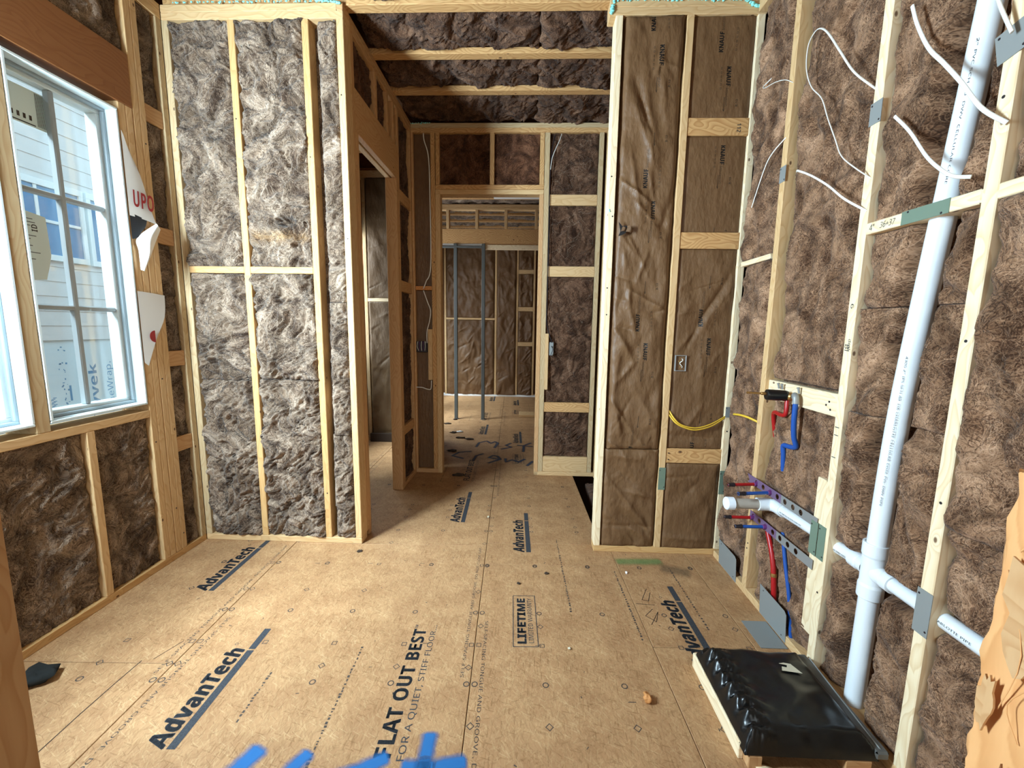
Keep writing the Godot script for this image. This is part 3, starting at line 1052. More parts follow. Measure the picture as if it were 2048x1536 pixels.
func right_wall() -> void:
	var w := base("wall_right", "plumbing wall on the right: pale studs, brown wool between, pipes running through", "wall", Vector3.ZERO, "", "structure")
	var o := XR + 0.14
	bd(w, "sheathing", o, o + 0.012, -0.4, 3.36, 3.2, -8.5, M.sheathing)
	bd(w, "bottom_plate", XR, o, 0.0, 0.038, 3.0, -2.43, M.spruce)
	bd(w, "top_plate", XR, o, 3.0, 3.038, 3.0, -2.43, M.spruce)
	bd(w, "top_plate", XR, o, 3.038, 3.076, 3.0, -2.43, M.spruce)
	for z in [-2.056, -1.540, -1.133, -0.722, -0.31, 0.1, 0.51, 0.92, 1.33, 1.74, 2.15, 2.56]:
		stud(w, XR, o, z, z - 0.038, M.pale if z > -2.0 else M.spruce)
	bd(w, "blocking", XR, o, 1.703, 1.741, -1.171, -1.540, M.pale)
	bd(w, "blocking", XR, o, 1.703, 1.741, -0.760, -1.133, M.pale)
	bd(w, "blocking", XR + 0.004, o, 1.716, 1.742, -2.12, -2.40, M.pale)
	bd(w, "valve_board", XR + 0.018, XR + 0.056, 1.047, 1.136, -1.579, -2.055, M.pale)
	bd(w, "scab_board", XR + 0.002, XR + 0.040, 0.15, 0.80, -1.580, -1.632, M.pale)
	nail_heads(w, [Vector3(XR, 1.95, -1.155), Vector3(XR, 0.9, -1.15), Vector3(XR, 0.35, -1.56), Vector3(XR + 0.017, 1.1, -1.64), Vector3(XR + 0.017, 1.07, -1.63), Vector3(XR + 0.017, 1.085, -1.655), Vector3(XR, 1.35, -1.152), Vector3(XR, 0.28, -2.07), Vector3(XR, 0.25, -2.075)], Vector3.LEFT)
	var st := begin()
	var ux := Vector3(0, 0, 1)
	var org := Vector3(XR - 0.0006, 1.713, -1.525)
	ink(st, letters("4\"", 0.020, 0.020), org, ux, Vector3.UP)
	ink(st, letters("36+37", 0.056, 0.019, false, 0.15), org + ux * 0.042, ux, Vector3.UP)
	ink(st, letters("Bl", 0.022, 0.022, false, 0.1), Vector3(XR - 0.0006, 1.325, -1.571), Vector3.DOWN, ux)
	ink(st, letters("desk", 0.045, 0.014, false, 0.1), Vector3(XR - 0.0006, 1.345, -1.558), Vector3.DOWN, ux)
	ink(st, letters("6", 0.016, 0.014), Vector3(XR - 0.0006, 1.47, -1.566), Vector3.DOWN, ux)
	for y in [1.015, 0.985, 0.90]:
		ink_rect(st, 0.006, 0.0, 0.026, 0.003, Vector3(XR - 0.0006, y, -1.577), ux, Vector3.UP)
	place(w, "pencil_note", st.commit(), M.ink)


func hall_walls() -> void:
	var w := base("wall_hall_left", "left wall of the passage with a doorway under a deep header", "wall", Vector3.ZERO, "", "structure")
	var f := -1.0165
	var b := f - 0.089
	bd(w, "bottom_plate", b, f, 0.0, 0.038, -3.363, -3.76, M.brown)
	bd(w, "top_plate", b, f, 3.0, 3.038, -2.53, -3.76, M.brown)
	bd(w, "top_plate", b, f, 3.038, 3.076, -2.53, -3.76, M.brown)
	stud(w, b, f, -2.529, -2.566, M.brown)
	stud(w, b, f, -2.567, -2.604, M.brown, 0.0, 2.49, "trimmer_stud")
	stud(w, b, f, -3.326, -3.362, M.brown, 0.0, 2.49, "trimmer_stud")
	stud(w, b, f, -3.363, -3.401, M.brown)
	stud(w, b, f, -3.720, -3.758, M.brown)
	bd(w, "header", f - 0.038, f, 2.49, 2.727, -2.567, -3.362, M.brown)
	bd(w, "header", b, f - 0.050, 2.49, 2.727, -2.567, -3.362, M.spruce)
	for z in [-2.905, -3.135, -3.27]:
		stud(w, b, f, z, z - 0.038, M.brown, 2.727, CEIL, "cripple_stud")
	bd(w, "blocking", b, f - 0.002, 2.35, 2.437, -3.402, -3.719, M.brown)
	bd(w, "blocking", b, f - 0.004, 1.65, 1.737, -3.402, -3.719, M.brown)
	bd(w, "blocking", b, f - 0.004, 0.45, 0.53, -3.402, -3.719, M.brown)
	nail_heads(w, [Vector3(f + 0.0, 2.40, -3.34), Vector3(f, 1.9, -3.35), Vector3(f, 1.2, -3.345), Vector3(f, 0.5, -3.35)], Vector3.RIGHT)
	var h := base("wall_hall_back", "wall at the end of the passage with a doorway in its middle", "wall", Vector3.ZERO, "", "structure")
	var zb := ZH - 0.089
	bd(h, "bottom_plate", -1.0165, -0.81, 0.0, 0.038, ZH, zb, M.brown)
	bd(h, "bottom_plate", 0.087, 1.2, 0.0, 0.038, ZH, zb, M.spruce)
	bd(h, "top_plate", -1.06, 1.2, 3.0, 3.038, ZH, zb, M.pine)
	bd(h, "top_plate", -1.06, 1.2, 3.038, 3.076, ZH, zb, M.grey_wood)
	stud(h, -1.040, -1.002, ZH, zb, M.brown)
	stud(h, -0.853, -0.815, ZH, zb, M.pine)
	stud(h, -0.814, -0.772, ZH, zb, M.spruce, 0.0, 2.504, "trimmer_stud")
	stud(h, 0.087, 0.124, ZH, zb, M.brown, 0.0, 2.504, "trimmer_stud")
	stud(h, 0.125, 0.168, ZH, zb, M.grey_wood)
	stud(h, 0.583, 0.621, ZH, zb, M.grey_wood)
	stud(h, -0.81, -0.776, ZH, zb, M.pine, 2.581, CEIL, "cripple_stud")
	stud(h, -0.342, -0.304, ZH, zb, M.pine, 2.581, CEIL, "cripple_stud")
	stud(h, 0.084, 0.122, ZH, zb, M.pine, 2.581, CEIL, "cripple_stud")
	bd(h, "header_plate", -0.814, 0.124, 2.543, 2.581, ZH + 0.002, zb, M.pine)
	bd(h, "header_plate", -0.814, 0.124, 2.504, 2.542, ZH, zb, M.spruce)
	for y in [2.416, 1.818, 0.606]:
		bd(h, "blocking", 0.169, 0.582, y, y + 0.089, ZH - 0.006, zb, M.spruce if y > 1.0 else M.pine)
	bd(h, "blocking", 0.169, 0.582, 0.039, 0.182, ZH - 0.004, ZH - 0.042, M.spruce)
	bd(h, "blocking", -1.001, -0.854, 1.690, 1.725, ZH - 0.003, zb, M.orange_wood)
	bd(h, "scrap_board", -0.890, -0.852, 0.885, 1.345, ZH + 0.001, ZH + 0.020, M.spruce)
	bd(h, "scrap_board", 0.166, 0.196, 0.815, 1.320, ZH + 0.001, ZH + 0.020, M.spruce)
	bd(h, "backing_board", -1.0, -0.83, 0.04, 3.0, zb - 0.012, zb - 0.002, M.sheathing)
	bd(h, "backing_board", 0.15, 1.2, 0.04, 3.0, zb - 0.012, zb - 0.002, M.sheathing)
	bd(h, "backing_board", -0.81, 0.12, 2.59, 3.0, zb - 0.012, zb - 0.002, M.sheathing)
	var r := base("wall_hall_right", "stud wall closing the right side of the passage, hidden behind the kraft-faced wall", "wall", Vector3.ZERO, "", "structure")
	bd(r, "backing_board", 0.70, 0.712, -0.36, 3.076, -2.53, -3.76, M.sheathing)
	for z in [-2.58, -2.98, -3.38, -3.72]:
		stud(r, 0.640, 0.70, z, z - 0.036, M.spruce, 0.0)


func far_rooms() -> void:
	var s := base("wall_side_room", "far wall of the room seen through the left doorway, faced in kraft paper", "wall", Vector3.ZERO, "", "structure")
	var z := -4.83
	bd(s, "backing_board", XL, -1.10, 0.0, 3.36, z - 0.101, z - 0.090, M.sheathing)
	bd(s, "bottom_plate", XL, -1.10, 0.0, 0.038, z, z - 0.089, M.brown)
	bd(s, "top_plate", XL, -1.10, 3.0, 3.076, z, z - 0.089, M.spruce)
	stud(s, -1.880, -1.842, z, z - 0.089, M.grey_wood)
	stud(s, -1.98, -1.942, z, z - 0.089, M.grey_wood)
	stud(s, -1.45, -1.412, z, z - 0.089, M.grey_wood)
	bd(s, "blocking", -1.841, -1.451, 1.645, 1.684, z + 0.001, z - 0.088, M.pale)
	bd(s, "partition_board", -1.110, -1.100, 0.0, 3.36, -3.85, -4.92, M.sheathing)
	# the wide opening across the room behind the doorway
	var o := base("wall_far_opening", "header on short studs across the room beyond the doorway", "wall", Vector3.ZERO, "", "structure")
	z = -6.1
	bd(o, "header", XL, 0.62, 2.547, 2.745, z, z - 0.038, M.pine)
	bd(o, "header", XL, 0.62, 2.547, 2.745, z - 0.051, z - 0.089, M.pine)
	bd(o, "top_plate", XL, XR, 3.002, 3.038, z, z - 0.089, M.spruce)
	bd(o, "top_plate", XL, XR, 3.039, 3.076, z, z - 0.089, M.spruce)
	for x in [-1.985, -1.577, -1.168, -0.755, -0.344, 0.085, 0.50]:
		stud(o, x, x + 0.041, z, z - 0.089, M.spruce, 2.746, 3.001, "cripple_stud")
	stud(o, 0.62, 0.658, z, z - 0.089, M.spruce)
	stud(o, 0.20, 0.238, z, z - 0.089, M.spruce, 0.0, 2.546, "trimmer_stud")
	bd(o, "ledger", -0.612, 0.62, 2.462, 2.527, z + 0.002, z - 0.036, M.pale)
	# far wall
	var f := base("wall_far", "far outer wall behind the grey posts, faced in puffed kraft paper", "wall", Vector3.ZERO, "", "structure")
	z = -8.2
	bd(f, "sheathing", XL - 0.16, 1.32, -0.4, 3.36, z - 0.152, z - 0.140, M.sheathing)
	bd(f, "bottom_plate", XL, XR, 0.0, 0.038, z, z - 0.14, M.white)
	bd(f, "top_plate", XL, XR, 3.0, 3.076, z, z - 0.14, M.spruce)
	for x in [-1.98, -1.62, -0.632, -0.215, 0.11, 0.52]:
		stud(f, x, x + 0.038, z, z - 0.14, M.spruce)
	for y in [2.39, 1.685, 1.01]:
		bd(f, "blocking", -0.176, 0.109, y, y + 0.080, z - 0.004, z - 0.09, M.spruce)
	bd(f, "blocking", -1.58, -0.634, 1.510, 1.548, z + 0.003, z - 0.09, M.spruce)


func front_and_rear() -> void:
	# the partition the photographer stands in, left open between its studs
	var w := base("wall_front", "bare stud partition at the camera, brown jamb stud at the lower left edge", "wall", Vector3.ZERO, "", "structure")
	stud(w, -0.674, -0.636, -0.371, -0.46, M.brown)
	for x in [-1.04, -1.45, -1.86, 0.95]:
		stud(w, x, x + 0.038, -0.371, -0.46, M.brown)
	bd(w, "bottom_plate", XL, -0.636, 0.0, 0.038, -0.371, -0.46, M.brown)
	bd(w, "bottom_plate", 0.533, XR, 0.0, 0.038, -0.371, -0.46, M.spruce)
	bd(w, "top_plate", XL, XR, 3.0, 3.076, -0.371, -0.46, M.spruce)
	bd(w, "header", -0.636, 0.95, 2.50, 2.73, -0.38, -0.45, M.pine)
	var r := base("wall_rear", "rear wall behind the camera with a wide opening added for light", "wall", Vector3.ZERO, "", "structure")
	bd(r, "sheathing", XL - 0.16, -1.1, -0.4, 3.36, 3.0, 3.1, M.sheathing)
	bd(r, "sheathing", -1.1, 1.3, -0.4, 0.6, 3.0, 3.1, M.sheathing)
	bd(r, "sheathing", -1.1, 1.3, 2.9, 3.36, 3.0, 3.1, M.sheathing)
	var e := base("window_4", "added unseen white-framed rear window behind the camera, for fill light", "window", Vector3.ZERO, "", "structure")  # unseen opening added with its own fill light
	for k in [[-1.1, -1.04, 0.6, 2.9], [1.24, 1.3, 0.6, 2.9], [-1.04, 1.24, 0.6, 0.66], [-1.04, 1.24, 2.84, 2.9], [0.07, 0.13, 0.66, 2.84]]:
		bd(e, "frame", k[0], k[1], k[2], k[3], 3.01, 3.09, M.vinyl)
	for k in [[-1.04, 0.07], [0.13, 1.24]]:
		bd(e, "pane", k[0], k[1], 0.66, 2.84, 3.04, 3.045, M.glass, 0.0002)
	var q := 5
	for k in [[-3.25, -4.25, "side room"], [-4.55, -6.05, "room beyond the doorway"], [-6.65, -7.75, "far end of the house"]]:
		var u := base("window_%d" % q, "white-framed window lighting the %s, out of sight" % k[2], "window", Vector3.ZERO, "", "structure")
		q += 1
		var x0 := XL - 0.15
		bd(u, "frame", x0, x0 + 0.06, 0.9, 0.95, k[0], k[1], M.vinyl)
		bd(u, "frame", x0, x0 + 0.06, 2.35, 2.4, k[0], k[1], M.vinyl)
		bd(u, "frame", x0, x0 + 0.06, 0.95, 2.35, k[0], k[0] - 0.05, M.vinyl)
		bd(u, "frame", x0, x0 + 0.06, 0.95, 2.35, k[1] + 0.05, k[1], M.vinyl)
		bd(u, "pane", x0 + 0.02, x0 + 0.024, 0.95, 2.35, k[0] - 0.05, k[1] + 0.05, M.glass, 0.0002)


# ------------------------------------------------------------------ insulation
# A batt of glass wool in a bay: origin is the lower left corner on the face of the studs,
# uu runs across, vv along, and the bulging face looks towards uu x vv.
func batt(label: String, group: String, origin: Vector3, uu: Vector3, vv: Vector3, w: float, h: float, o := {}) -> MeshInstance3D:
	var nn := uu.cross(vv)
	var cell: float = o.get("cell", 0.008)
	var lift: float = o.get("lift", 0.0)
	var amp: float = o.get("amp", 0.022)
	var roll: float = o.get("roll", 0.045)
	var drop: float = o.get("drop", 0.05)
	var depth: float = o.get("depth", 0.085)
	var over: float = o.get("over", 0.016)
	var tone: float = o.get("tone", 1.0)
	var cuts: Array = o.get("cuts", [])
	var scar: float = o.get("scar", -9.0)
	var gap0: float = o.get("gap0", 0.0)
	var fold: float = o.get("fold", 1.0)
	seed_step += 3.7
	var k0 := seed_step
	var us := steps_across(w, cell)
	var vs := steps_across(h, cell)
	var nu := us.size()
	var nv := vs.size()
	var v := PackedVector3Array()
	var uv := PackedVector2Array()
	var col := PackedColorArray()
	v.resize(nu * nv)
	uv.resize(nu * nv)
	col.resize(nu * nv)
	var uoff := Vector2(rng.randf(), rng.randf())
	for j in nv:
		var y := vs[j]
		var yb := j == 0 or j == nv - 1
		var el := n_edge.get_noise_2d(k0, y * 1.3)
		var er := n_edge.get_noise_2d(k0 + 40.0, y * 1.3)
		var sv := minf(y, h - y)
		for i in nu:
			var x := us[i]
			var back := yb or i == 0 or i == nu - 1
			var wx := n_warp.get_noise_2d(x + k0, y)
			var wy := n_warp.get_noise_2d(x - k0, y + 31.0)
			var qx := x + k0 + 0.11 * wx
			var qy := y + 0.15 * wy + k0 * 0.31
			var w2 := n_mid.get_noise_2d(qx + 60.0, qy)
			var rx := qx + 0.05 * w2
			var ry := qy + 0.05 * n_mid.get_noise_2d(qx, qy + 60.0)
			var big := n_big.get_noise_2d(qx * 1.15, qy * 0.62)
			var mid := n_mid.get_noise_2d(rx * 1.9, ry * 0.62)
			var small := n_mid.get_noise_2d(rx * 4.6 + 9.0, ry * 1.35)
			var su := minf(x - gap0, w - x)
			var s := minf(su, sv + 0.015)
			var e := clampf(s / roll, 0.0, 1.0)
			e = sqrt(1.0 - (1.0 - e) * (1.0 - e))
			var crease := exp(-pow(w2 / 0.07, 2.0))
			var fine := n_fine.get_noise_2d(rx, ry * 0.5)
			var d := lift + amp * (1.0 * big + fold * (0.60 * (0.5 - absf(mid) * 2.2) + 0.24 * (0.5 - absf(small) * 2.2) - 0.45 * crease)) + 0.0018 * fine * fold
			d = d * (0.3 + 0.7 * e) - drop * (1.0 - e)
			for c in cuts:
				var a := Vector2(c[0], c[1])
				var b := Vector2(c[2], c[3])
				var p := Vector2(x, y)
				var dist := p.distance_to(Geometry2D.get_closest_point_to_segment(p, a, b))
				var f := 1.0 - smoothstep(c[4] * 0.7, c[4] * 1.7, dist)
				d = lerpf(d, minf(d, c[5]), f)
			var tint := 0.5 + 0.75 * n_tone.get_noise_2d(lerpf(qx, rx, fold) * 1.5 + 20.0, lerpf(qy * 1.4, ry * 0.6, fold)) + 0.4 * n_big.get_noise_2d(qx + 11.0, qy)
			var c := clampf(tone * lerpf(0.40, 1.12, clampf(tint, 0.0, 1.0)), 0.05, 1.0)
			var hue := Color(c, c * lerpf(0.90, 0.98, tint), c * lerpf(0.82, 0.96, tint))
			if absf(y - scar) < 0.06:
				var t := clampf(1.0 - absf(y - scar - 0.02 * mid) / 0.045, 0.0, 1.0) * smoothstep(0.0, 0.06, su)
				d += t * 0.018 * n_fine.get_noise_2d(qx * 1.3, qy * 1.6) - t * 0.006
				hue = hue.lerp(Color(0.95, 0.72, 0.42), t * 0.75)
				var hole := clampf(1.0 - Vector2((x - w * 0.62) / 0.05, (y - scar - 0.085) / 0.028).length(), 0.0, 1.0)
				d -= hole * 0.06
			if scar > 0.0:
				var hole := smoothstep(0.0, 0.5, 1.0 - Vector2((x - w * 0.62) / 0.06, (y - scar - 0.085 - 0.02 * mid) / 0.032).length() + 0.35 * fine)
				d -= hole * 0.055
			var push := 0.0
			var near := smoothstep(0.0, 0.012, su) * (1.0 - smoothstep(0.02, 0.09, su))
			if x < w * 0.5:
				push = -near * (over * (0.6 + 1.3 * el) - gap0 * 0.0)
				if gap0 > 0.0:
					push = 0.0
			else:
				push = near * over * (0.6 + 1.3 * er)
			var px := x + push
			if gap0 > 0.0 and x < gap0:
				d = -depth * 0.9
			v[j * nu + i] = origin + uu * px + vv * y + nn * (-depth if back else maxf(d, -depth * 0.92))
			uv[j * nu + i] = Vector2(lerpf(x, rx - k0, 0.45 * fold), lerpf(y, ry, 0.45 * fold) * 0.85) / 0.62 + uoff
			col[j * nu + i] = hue
	var mesh := grid_mesh(v, uv, col, nu, nv)
	var b := place(self, o.get("name", "insulation_batt"), mesh, M[o.get("mat", "wool")])
	tag(b, label, "insulation", group)
	if o.get("fibres", 0) > 0:
		loose_fibres(b, v, nu, nv, nn, o.get("fibres", 0))
	return b


func steps_across(w: float, cell: float) -> PackedFloat32Array:
	var out := PackedFloat32Array([0.0, 0.0, 0.003, 0.008, 0.015])
	var n := maxi(2, int((w - 0.03) / cell))
	for k in range(1, n):
		out.append(0.015 + (w - 0.03) * k / n)
	out.append_array(PackedFloat32Array([w - 0.015, w - 0.008, w - 0.003, w, w]))
	return out


func grid_mesh(v: PackedVector3Array, uv: PackedVector2Array, col: PackedColorArray, nu: int, nv: int) -> ArrayMesh:
	var n := PackedVector3Array()
	n.resize(v.size())
	for j in nv:
		for i in nu:
			var a := v[j * nu + mini(i + 1, nu - 1)] - v[j * nu + maxi(i - 1, 0)]
			var b := v[mini(j + 1, nv - 1) * nu + i] - v[maxi(j - 1, 0) * nu + i]
			n[j * nu + i] = a.cross(b).normalized()
	var idx := PackedInt32Array()
	idx.resize((nu - 1) * (nv - 1) * 6)
	var t := 0
	for j in nv - 1:
		for i in nu - 1:
			var p := j * nu + i
			idx[t] = p
			idx[t + 1] = p + nu
			idx[t + 2] = p + nu + 1
			idx[t + 3] = p
			idx[t + 4] = p + nu + 1
			idx[t + 5] = p + 1
			t += 6
	return arrays_mesh(v, n, uv, idx, col)


# single strands that have worked loose and lie curled over the face
func loose_fibres(b: Node3D, v: PackedVector3Array, nu: int, nv: int, nn: Vector3, count: int) -> void:
	var st := begin()
	var r := RandomNumberGenerator.new()
	r.seed = int(seed_step * 100.0)
	for k in count:
		var i := float(r.randi_range(6, nu - 7))
		var j := float(r.randi_range(6, nv - 7))
		var a := r.randf() * TAU
		var bend := r.randfn(0.0, 0.16)
		var path := PackedVector3Array()
		for s in r.randi_range(5, 11):
			var p := v[clampi(int(j), 5, nv - 6) * nu + clampi(int(i), 5, nu - 6)] + nn * (0.0025 + 0.003 * sin(s * 0.5))
			if path.is_empty() or path[path.size() - 1].distance_to(p) > 0.002:
				path.append(p)
			i += cos(a) * 1.35
			j += sin(a) * 1.35
			a += bend + r.randfn(0.0, 0.08)
		if path.size() > 3:
			st.append_from(tube(path, r.randf_range(0.00025, 0.00055), 3), 0, Transform3D.IDENTITY)
	var o := place(b, "loose_fiber", st.commit(), M.fibre)
	o.set_meta("kind", "stuff")


func wool() -> void:
	M.fibre = mat(Color(0.72, 0.64, 0.56), 0.8)
	var X := Vector3.RIGHT
	var Y := Vector3.UP
	var Z := Vector3.BACK
	var g := "wool batts in the left stub wall"
	batt("tall dark brown wool batt above the blocking, against the window corner", g, Vector3(-1.985, 1.70, ZA), X, Y, 0.329, 1.298, {"lift": 0.004, "amp": 0.034, "fibres": 70, "tone": 0.92})
	batt("matted wool batt just under the blocking, in the bay at the window corner", g, Vector3(-1.985, 1.03, ZA), X, Y, 0.329, 0.63, {"lift": 0.006, "amp": 0.036, "fibres": 80})
	batt("lowest wool batt of the bay at the window corner, standing on the floor plate", g, Vector3(-1.985, 0.039, ZA), X, Y, 0.329, 0.99, {"lift": 0.004, "amp": 0.034, "fibres": 60})
	batt("tall wool batt with a ragged tan gash and dark hole near its lower end", g, Vector3(-1.618, 1.70, ZA), X, Y, 0.372, 1.298, {"lift": 0.008, "amp": 0.032, "fibres": 90, "scar": 0.165})
	batt("pale matted wool batt right below the gashed batt and its blocking", g, Vector3(-1.618, 1.04, ZA), X, Y, 0.372, 0.62, {"lift": 0.014, "amp": 0.034, "fibres": 90})
	batt("wool batt on the floor plate in the middle bay of the left stub wall", g, Vector3(-1.618, 0.039, ZA), X, Y, 0.372, 0.999, {"lift": 0.008, "amp": 0.034, "fibres": 80})
	batt("upper length of the narrow wool strip beside the passage corner stud", g, Vector3(-1.208, 1.50, ZA), X, Y, 0.1535, 1.498, {"lift": 0.002, "amp": 0.026, "gap0": 0.035, "fibres": 50, "over": 0.010})
	batt("middle length of the narrow wool strip beside the passage corner stud", g, Vector3(-1.208, 0.70, ZA), X, Y, 0.1535, 0.80, {"lift": 0.006, "amp": 0.026, "gap0": 0.030, "fibres": 40, "over": 0.010})
	batt("lowest length of the narrow wool strip beside the passage corner stud", g, Vector3(-1.208, 0.039, ZA), X, Y, 0.1535, 0.66, {"lift": 0.004, "amp": 0.024, "gap0": 0.020, "fibres": 40, "over": 0.008})
	g = "wool batts in the plumbing wall"
	var R := {"lift": -0.012, "amp": 0.030, "depth": 0.135, "fold": 0.3, "over": 0.012, "cell": 0.008, "mat": "wool_dim_lit"}
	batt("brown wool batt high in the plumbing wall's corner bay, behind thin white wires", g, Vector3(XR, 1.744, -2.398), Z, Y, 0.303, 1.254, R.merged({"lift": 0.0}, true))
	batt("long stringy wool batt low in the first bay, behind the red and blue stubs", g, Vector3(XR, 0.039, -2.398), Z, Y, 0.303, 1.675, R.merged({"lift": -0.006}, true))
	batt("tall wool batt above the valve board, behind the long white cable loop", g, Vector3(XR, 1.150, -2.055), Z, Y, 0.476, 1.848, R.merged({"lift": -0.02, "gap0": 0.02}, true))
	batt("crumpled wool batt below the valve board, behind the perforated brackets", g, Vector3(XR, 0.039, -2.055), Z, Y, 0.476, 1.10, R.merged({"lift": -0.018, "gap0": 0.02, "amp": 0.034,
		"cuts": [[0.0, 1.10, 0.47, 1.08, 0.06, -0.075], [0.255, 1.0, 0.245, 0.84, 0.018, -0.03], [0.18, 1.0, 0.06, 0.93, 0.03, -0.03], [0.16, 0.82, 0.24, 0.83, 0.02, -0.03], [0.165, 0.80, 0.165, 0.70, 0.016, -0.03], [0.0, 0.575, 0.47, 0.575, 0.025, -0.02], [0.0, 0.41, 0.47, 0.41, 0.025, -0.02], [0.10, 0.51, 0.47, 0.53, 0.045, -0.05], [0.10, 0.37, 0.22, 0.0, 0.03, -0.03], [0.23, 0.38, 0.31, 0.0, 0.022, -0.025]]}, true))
	var vent := [0.318, -1.0, 0.15, 0.6, 0.045, -0.085]
	var pipe_cut := func(y0: float) -> Array:
		var out := []
		for s in [[3.08, -1.20, 2.2, -1.272], [2.2, -1.272, 1.317, -1.352], [1.317, -1.352, 0.987, -1.373], [0.987, -1.373, 0.0, -1.388]]:
			out.append([s[1] + 1.540, s[0] - y0, s[3] + 1.540, s[2] - y0, 0.046, -0.095])
		return out
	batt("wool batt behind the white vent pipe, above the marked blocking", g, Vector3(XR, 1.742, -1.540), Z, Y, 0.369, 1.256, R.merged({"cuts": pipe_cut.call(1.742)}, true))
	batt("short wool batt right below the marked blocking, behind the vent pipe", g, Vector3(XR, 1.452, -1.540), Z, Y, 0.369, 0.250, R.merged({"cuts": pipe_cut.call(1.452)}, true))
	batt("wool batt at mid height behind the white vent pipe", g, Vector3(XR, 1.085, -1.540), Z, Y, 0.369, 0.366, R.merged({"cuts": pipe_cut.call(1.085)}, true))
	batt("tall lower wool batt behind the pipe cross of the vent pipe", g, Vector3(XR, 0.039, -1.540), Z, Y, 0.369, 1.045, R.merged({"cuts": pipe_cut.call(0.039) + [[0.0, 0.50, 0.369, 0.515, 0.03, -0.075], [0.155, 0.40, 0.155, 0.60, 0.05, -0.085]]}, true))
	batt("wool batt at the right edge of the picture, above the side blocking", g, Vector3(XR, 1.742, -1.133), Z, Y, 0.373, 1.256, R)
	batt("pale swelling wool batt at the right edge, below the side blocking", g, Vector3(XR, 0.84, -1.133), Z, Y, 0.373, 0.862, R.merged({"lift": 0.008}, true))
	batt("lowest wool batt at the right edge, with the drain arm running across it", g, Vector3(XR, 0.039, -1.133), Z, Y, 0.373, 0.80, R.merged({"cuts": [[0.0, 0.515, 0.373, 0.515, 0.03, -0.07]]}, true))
	g = "wool batts in the window wall"
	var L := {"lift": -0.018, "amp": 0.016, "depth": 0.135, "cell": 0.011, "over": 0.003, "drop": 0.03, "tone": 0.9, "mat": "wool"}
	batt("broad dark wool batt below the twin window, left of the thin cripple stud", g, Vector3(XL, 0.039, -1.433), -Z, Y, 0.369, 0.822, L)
	batt("dark wool batt below the twin window, against the wide studs", g, Vector3(XL, 0.039, -1.840), -Z, Y, 0.291, 0.822, L)
	batt("dark wool batt above the window header, beside the wide studs", g, Vector3(XL, 2.697, -1.778), -Z, Y, 0.432, 0.301, L)
	batt("dark wool batt above the window header, at the upper left corner of the picture", g, Vector3(XL, 2.697, -1.368), -Z, Y, 0.371, 0.301, L)
	var at := ["topmost", "second highest", "third highest", "second lowest", "lowest"]
	var ys := [[2.516, 2.998], [1.893, 2.425], [1.211, 1.802], [0.709, 1.120], [0.039, 0.618]]
	for k in 5:
		batt("narrow dark wool piece in the window corner bay, %s of the five" % at[k], g, Vector3(XL, ys[k][0], -2.289), -Z, Y, 0.112, ys[k][1] - ys[k][0], L.merged({"roll": 0.03, "lift": -0.022}, true))
	g = "wool batts in the passage walls"
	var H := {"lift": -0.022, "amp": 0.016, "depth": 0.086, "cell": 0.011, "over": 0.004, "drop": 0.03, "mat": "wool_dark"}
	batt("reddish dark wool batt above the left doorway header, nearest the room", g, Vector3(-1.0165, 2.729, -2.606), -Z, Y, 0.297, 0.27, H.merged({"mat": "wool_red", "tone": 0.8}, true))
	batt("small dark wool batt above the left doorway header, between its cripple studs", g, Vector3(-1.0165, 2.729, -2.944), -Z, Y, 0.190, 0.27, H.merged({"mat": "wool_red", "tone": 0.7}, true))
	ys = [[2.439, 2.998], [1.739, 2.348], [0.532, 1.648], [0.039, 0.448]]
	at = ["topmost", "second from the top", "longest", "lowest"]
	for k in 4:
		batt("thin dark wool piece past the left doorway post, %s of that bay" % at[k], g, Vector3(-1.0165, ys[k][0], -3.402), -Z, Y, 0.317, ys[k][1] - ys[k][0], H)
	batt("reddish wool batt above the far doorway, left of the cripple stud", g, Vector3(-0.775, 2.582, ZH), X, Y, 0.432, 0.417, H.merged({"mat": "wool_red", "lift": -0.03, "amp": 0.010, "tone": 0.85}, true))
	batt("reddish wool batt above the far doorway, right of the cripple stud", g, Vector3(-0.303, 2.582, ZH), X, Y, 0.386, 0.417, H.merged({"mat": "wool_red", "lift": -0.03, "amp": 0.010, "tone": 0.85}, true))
	ys = [[2.507, 2.998], [1.909, 2.414], [0.697, 1.816], [0.184, 0.604]]
	at = ["topmost", "second from the top", "tall", "lowest"]
	for k in 4:
		batt("dark wool batt right of the far doorway, %s one between the blocks" % at[k], g, Vector3(0.169, ys[k][0], ZH), X, Y, 0.413, ys[k][1] - ys[k][0], H.merged({"amp": 0.02, "fibres": 40}, true))
	g = "wool batts between the ceiling joists"
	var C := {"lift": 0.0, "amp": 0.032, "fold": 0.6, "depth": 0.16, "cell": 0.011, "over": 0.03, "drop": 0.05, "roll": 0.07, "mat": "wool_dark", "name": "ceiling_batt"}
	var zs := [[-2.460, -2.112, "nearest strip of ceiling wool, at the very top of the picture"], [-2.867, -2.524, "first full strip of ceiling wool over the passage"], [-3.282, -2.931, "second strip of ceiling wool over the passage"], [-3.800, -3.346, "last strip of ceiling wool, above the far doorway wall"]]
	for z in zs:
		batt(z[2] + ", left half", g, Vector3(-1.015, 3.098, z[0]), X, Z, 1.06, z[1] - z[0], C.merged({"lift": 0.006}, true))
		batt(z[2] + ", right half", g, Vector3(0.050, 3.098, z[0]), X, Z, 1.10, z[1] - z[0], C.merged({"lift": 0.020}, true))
	g = "wool batts in the far ceiling"
	at = ["nearest the doorway", "second from the doorway", "third from the doorway, past the header", "fourth from the doorway", "fifth from the doorway"]
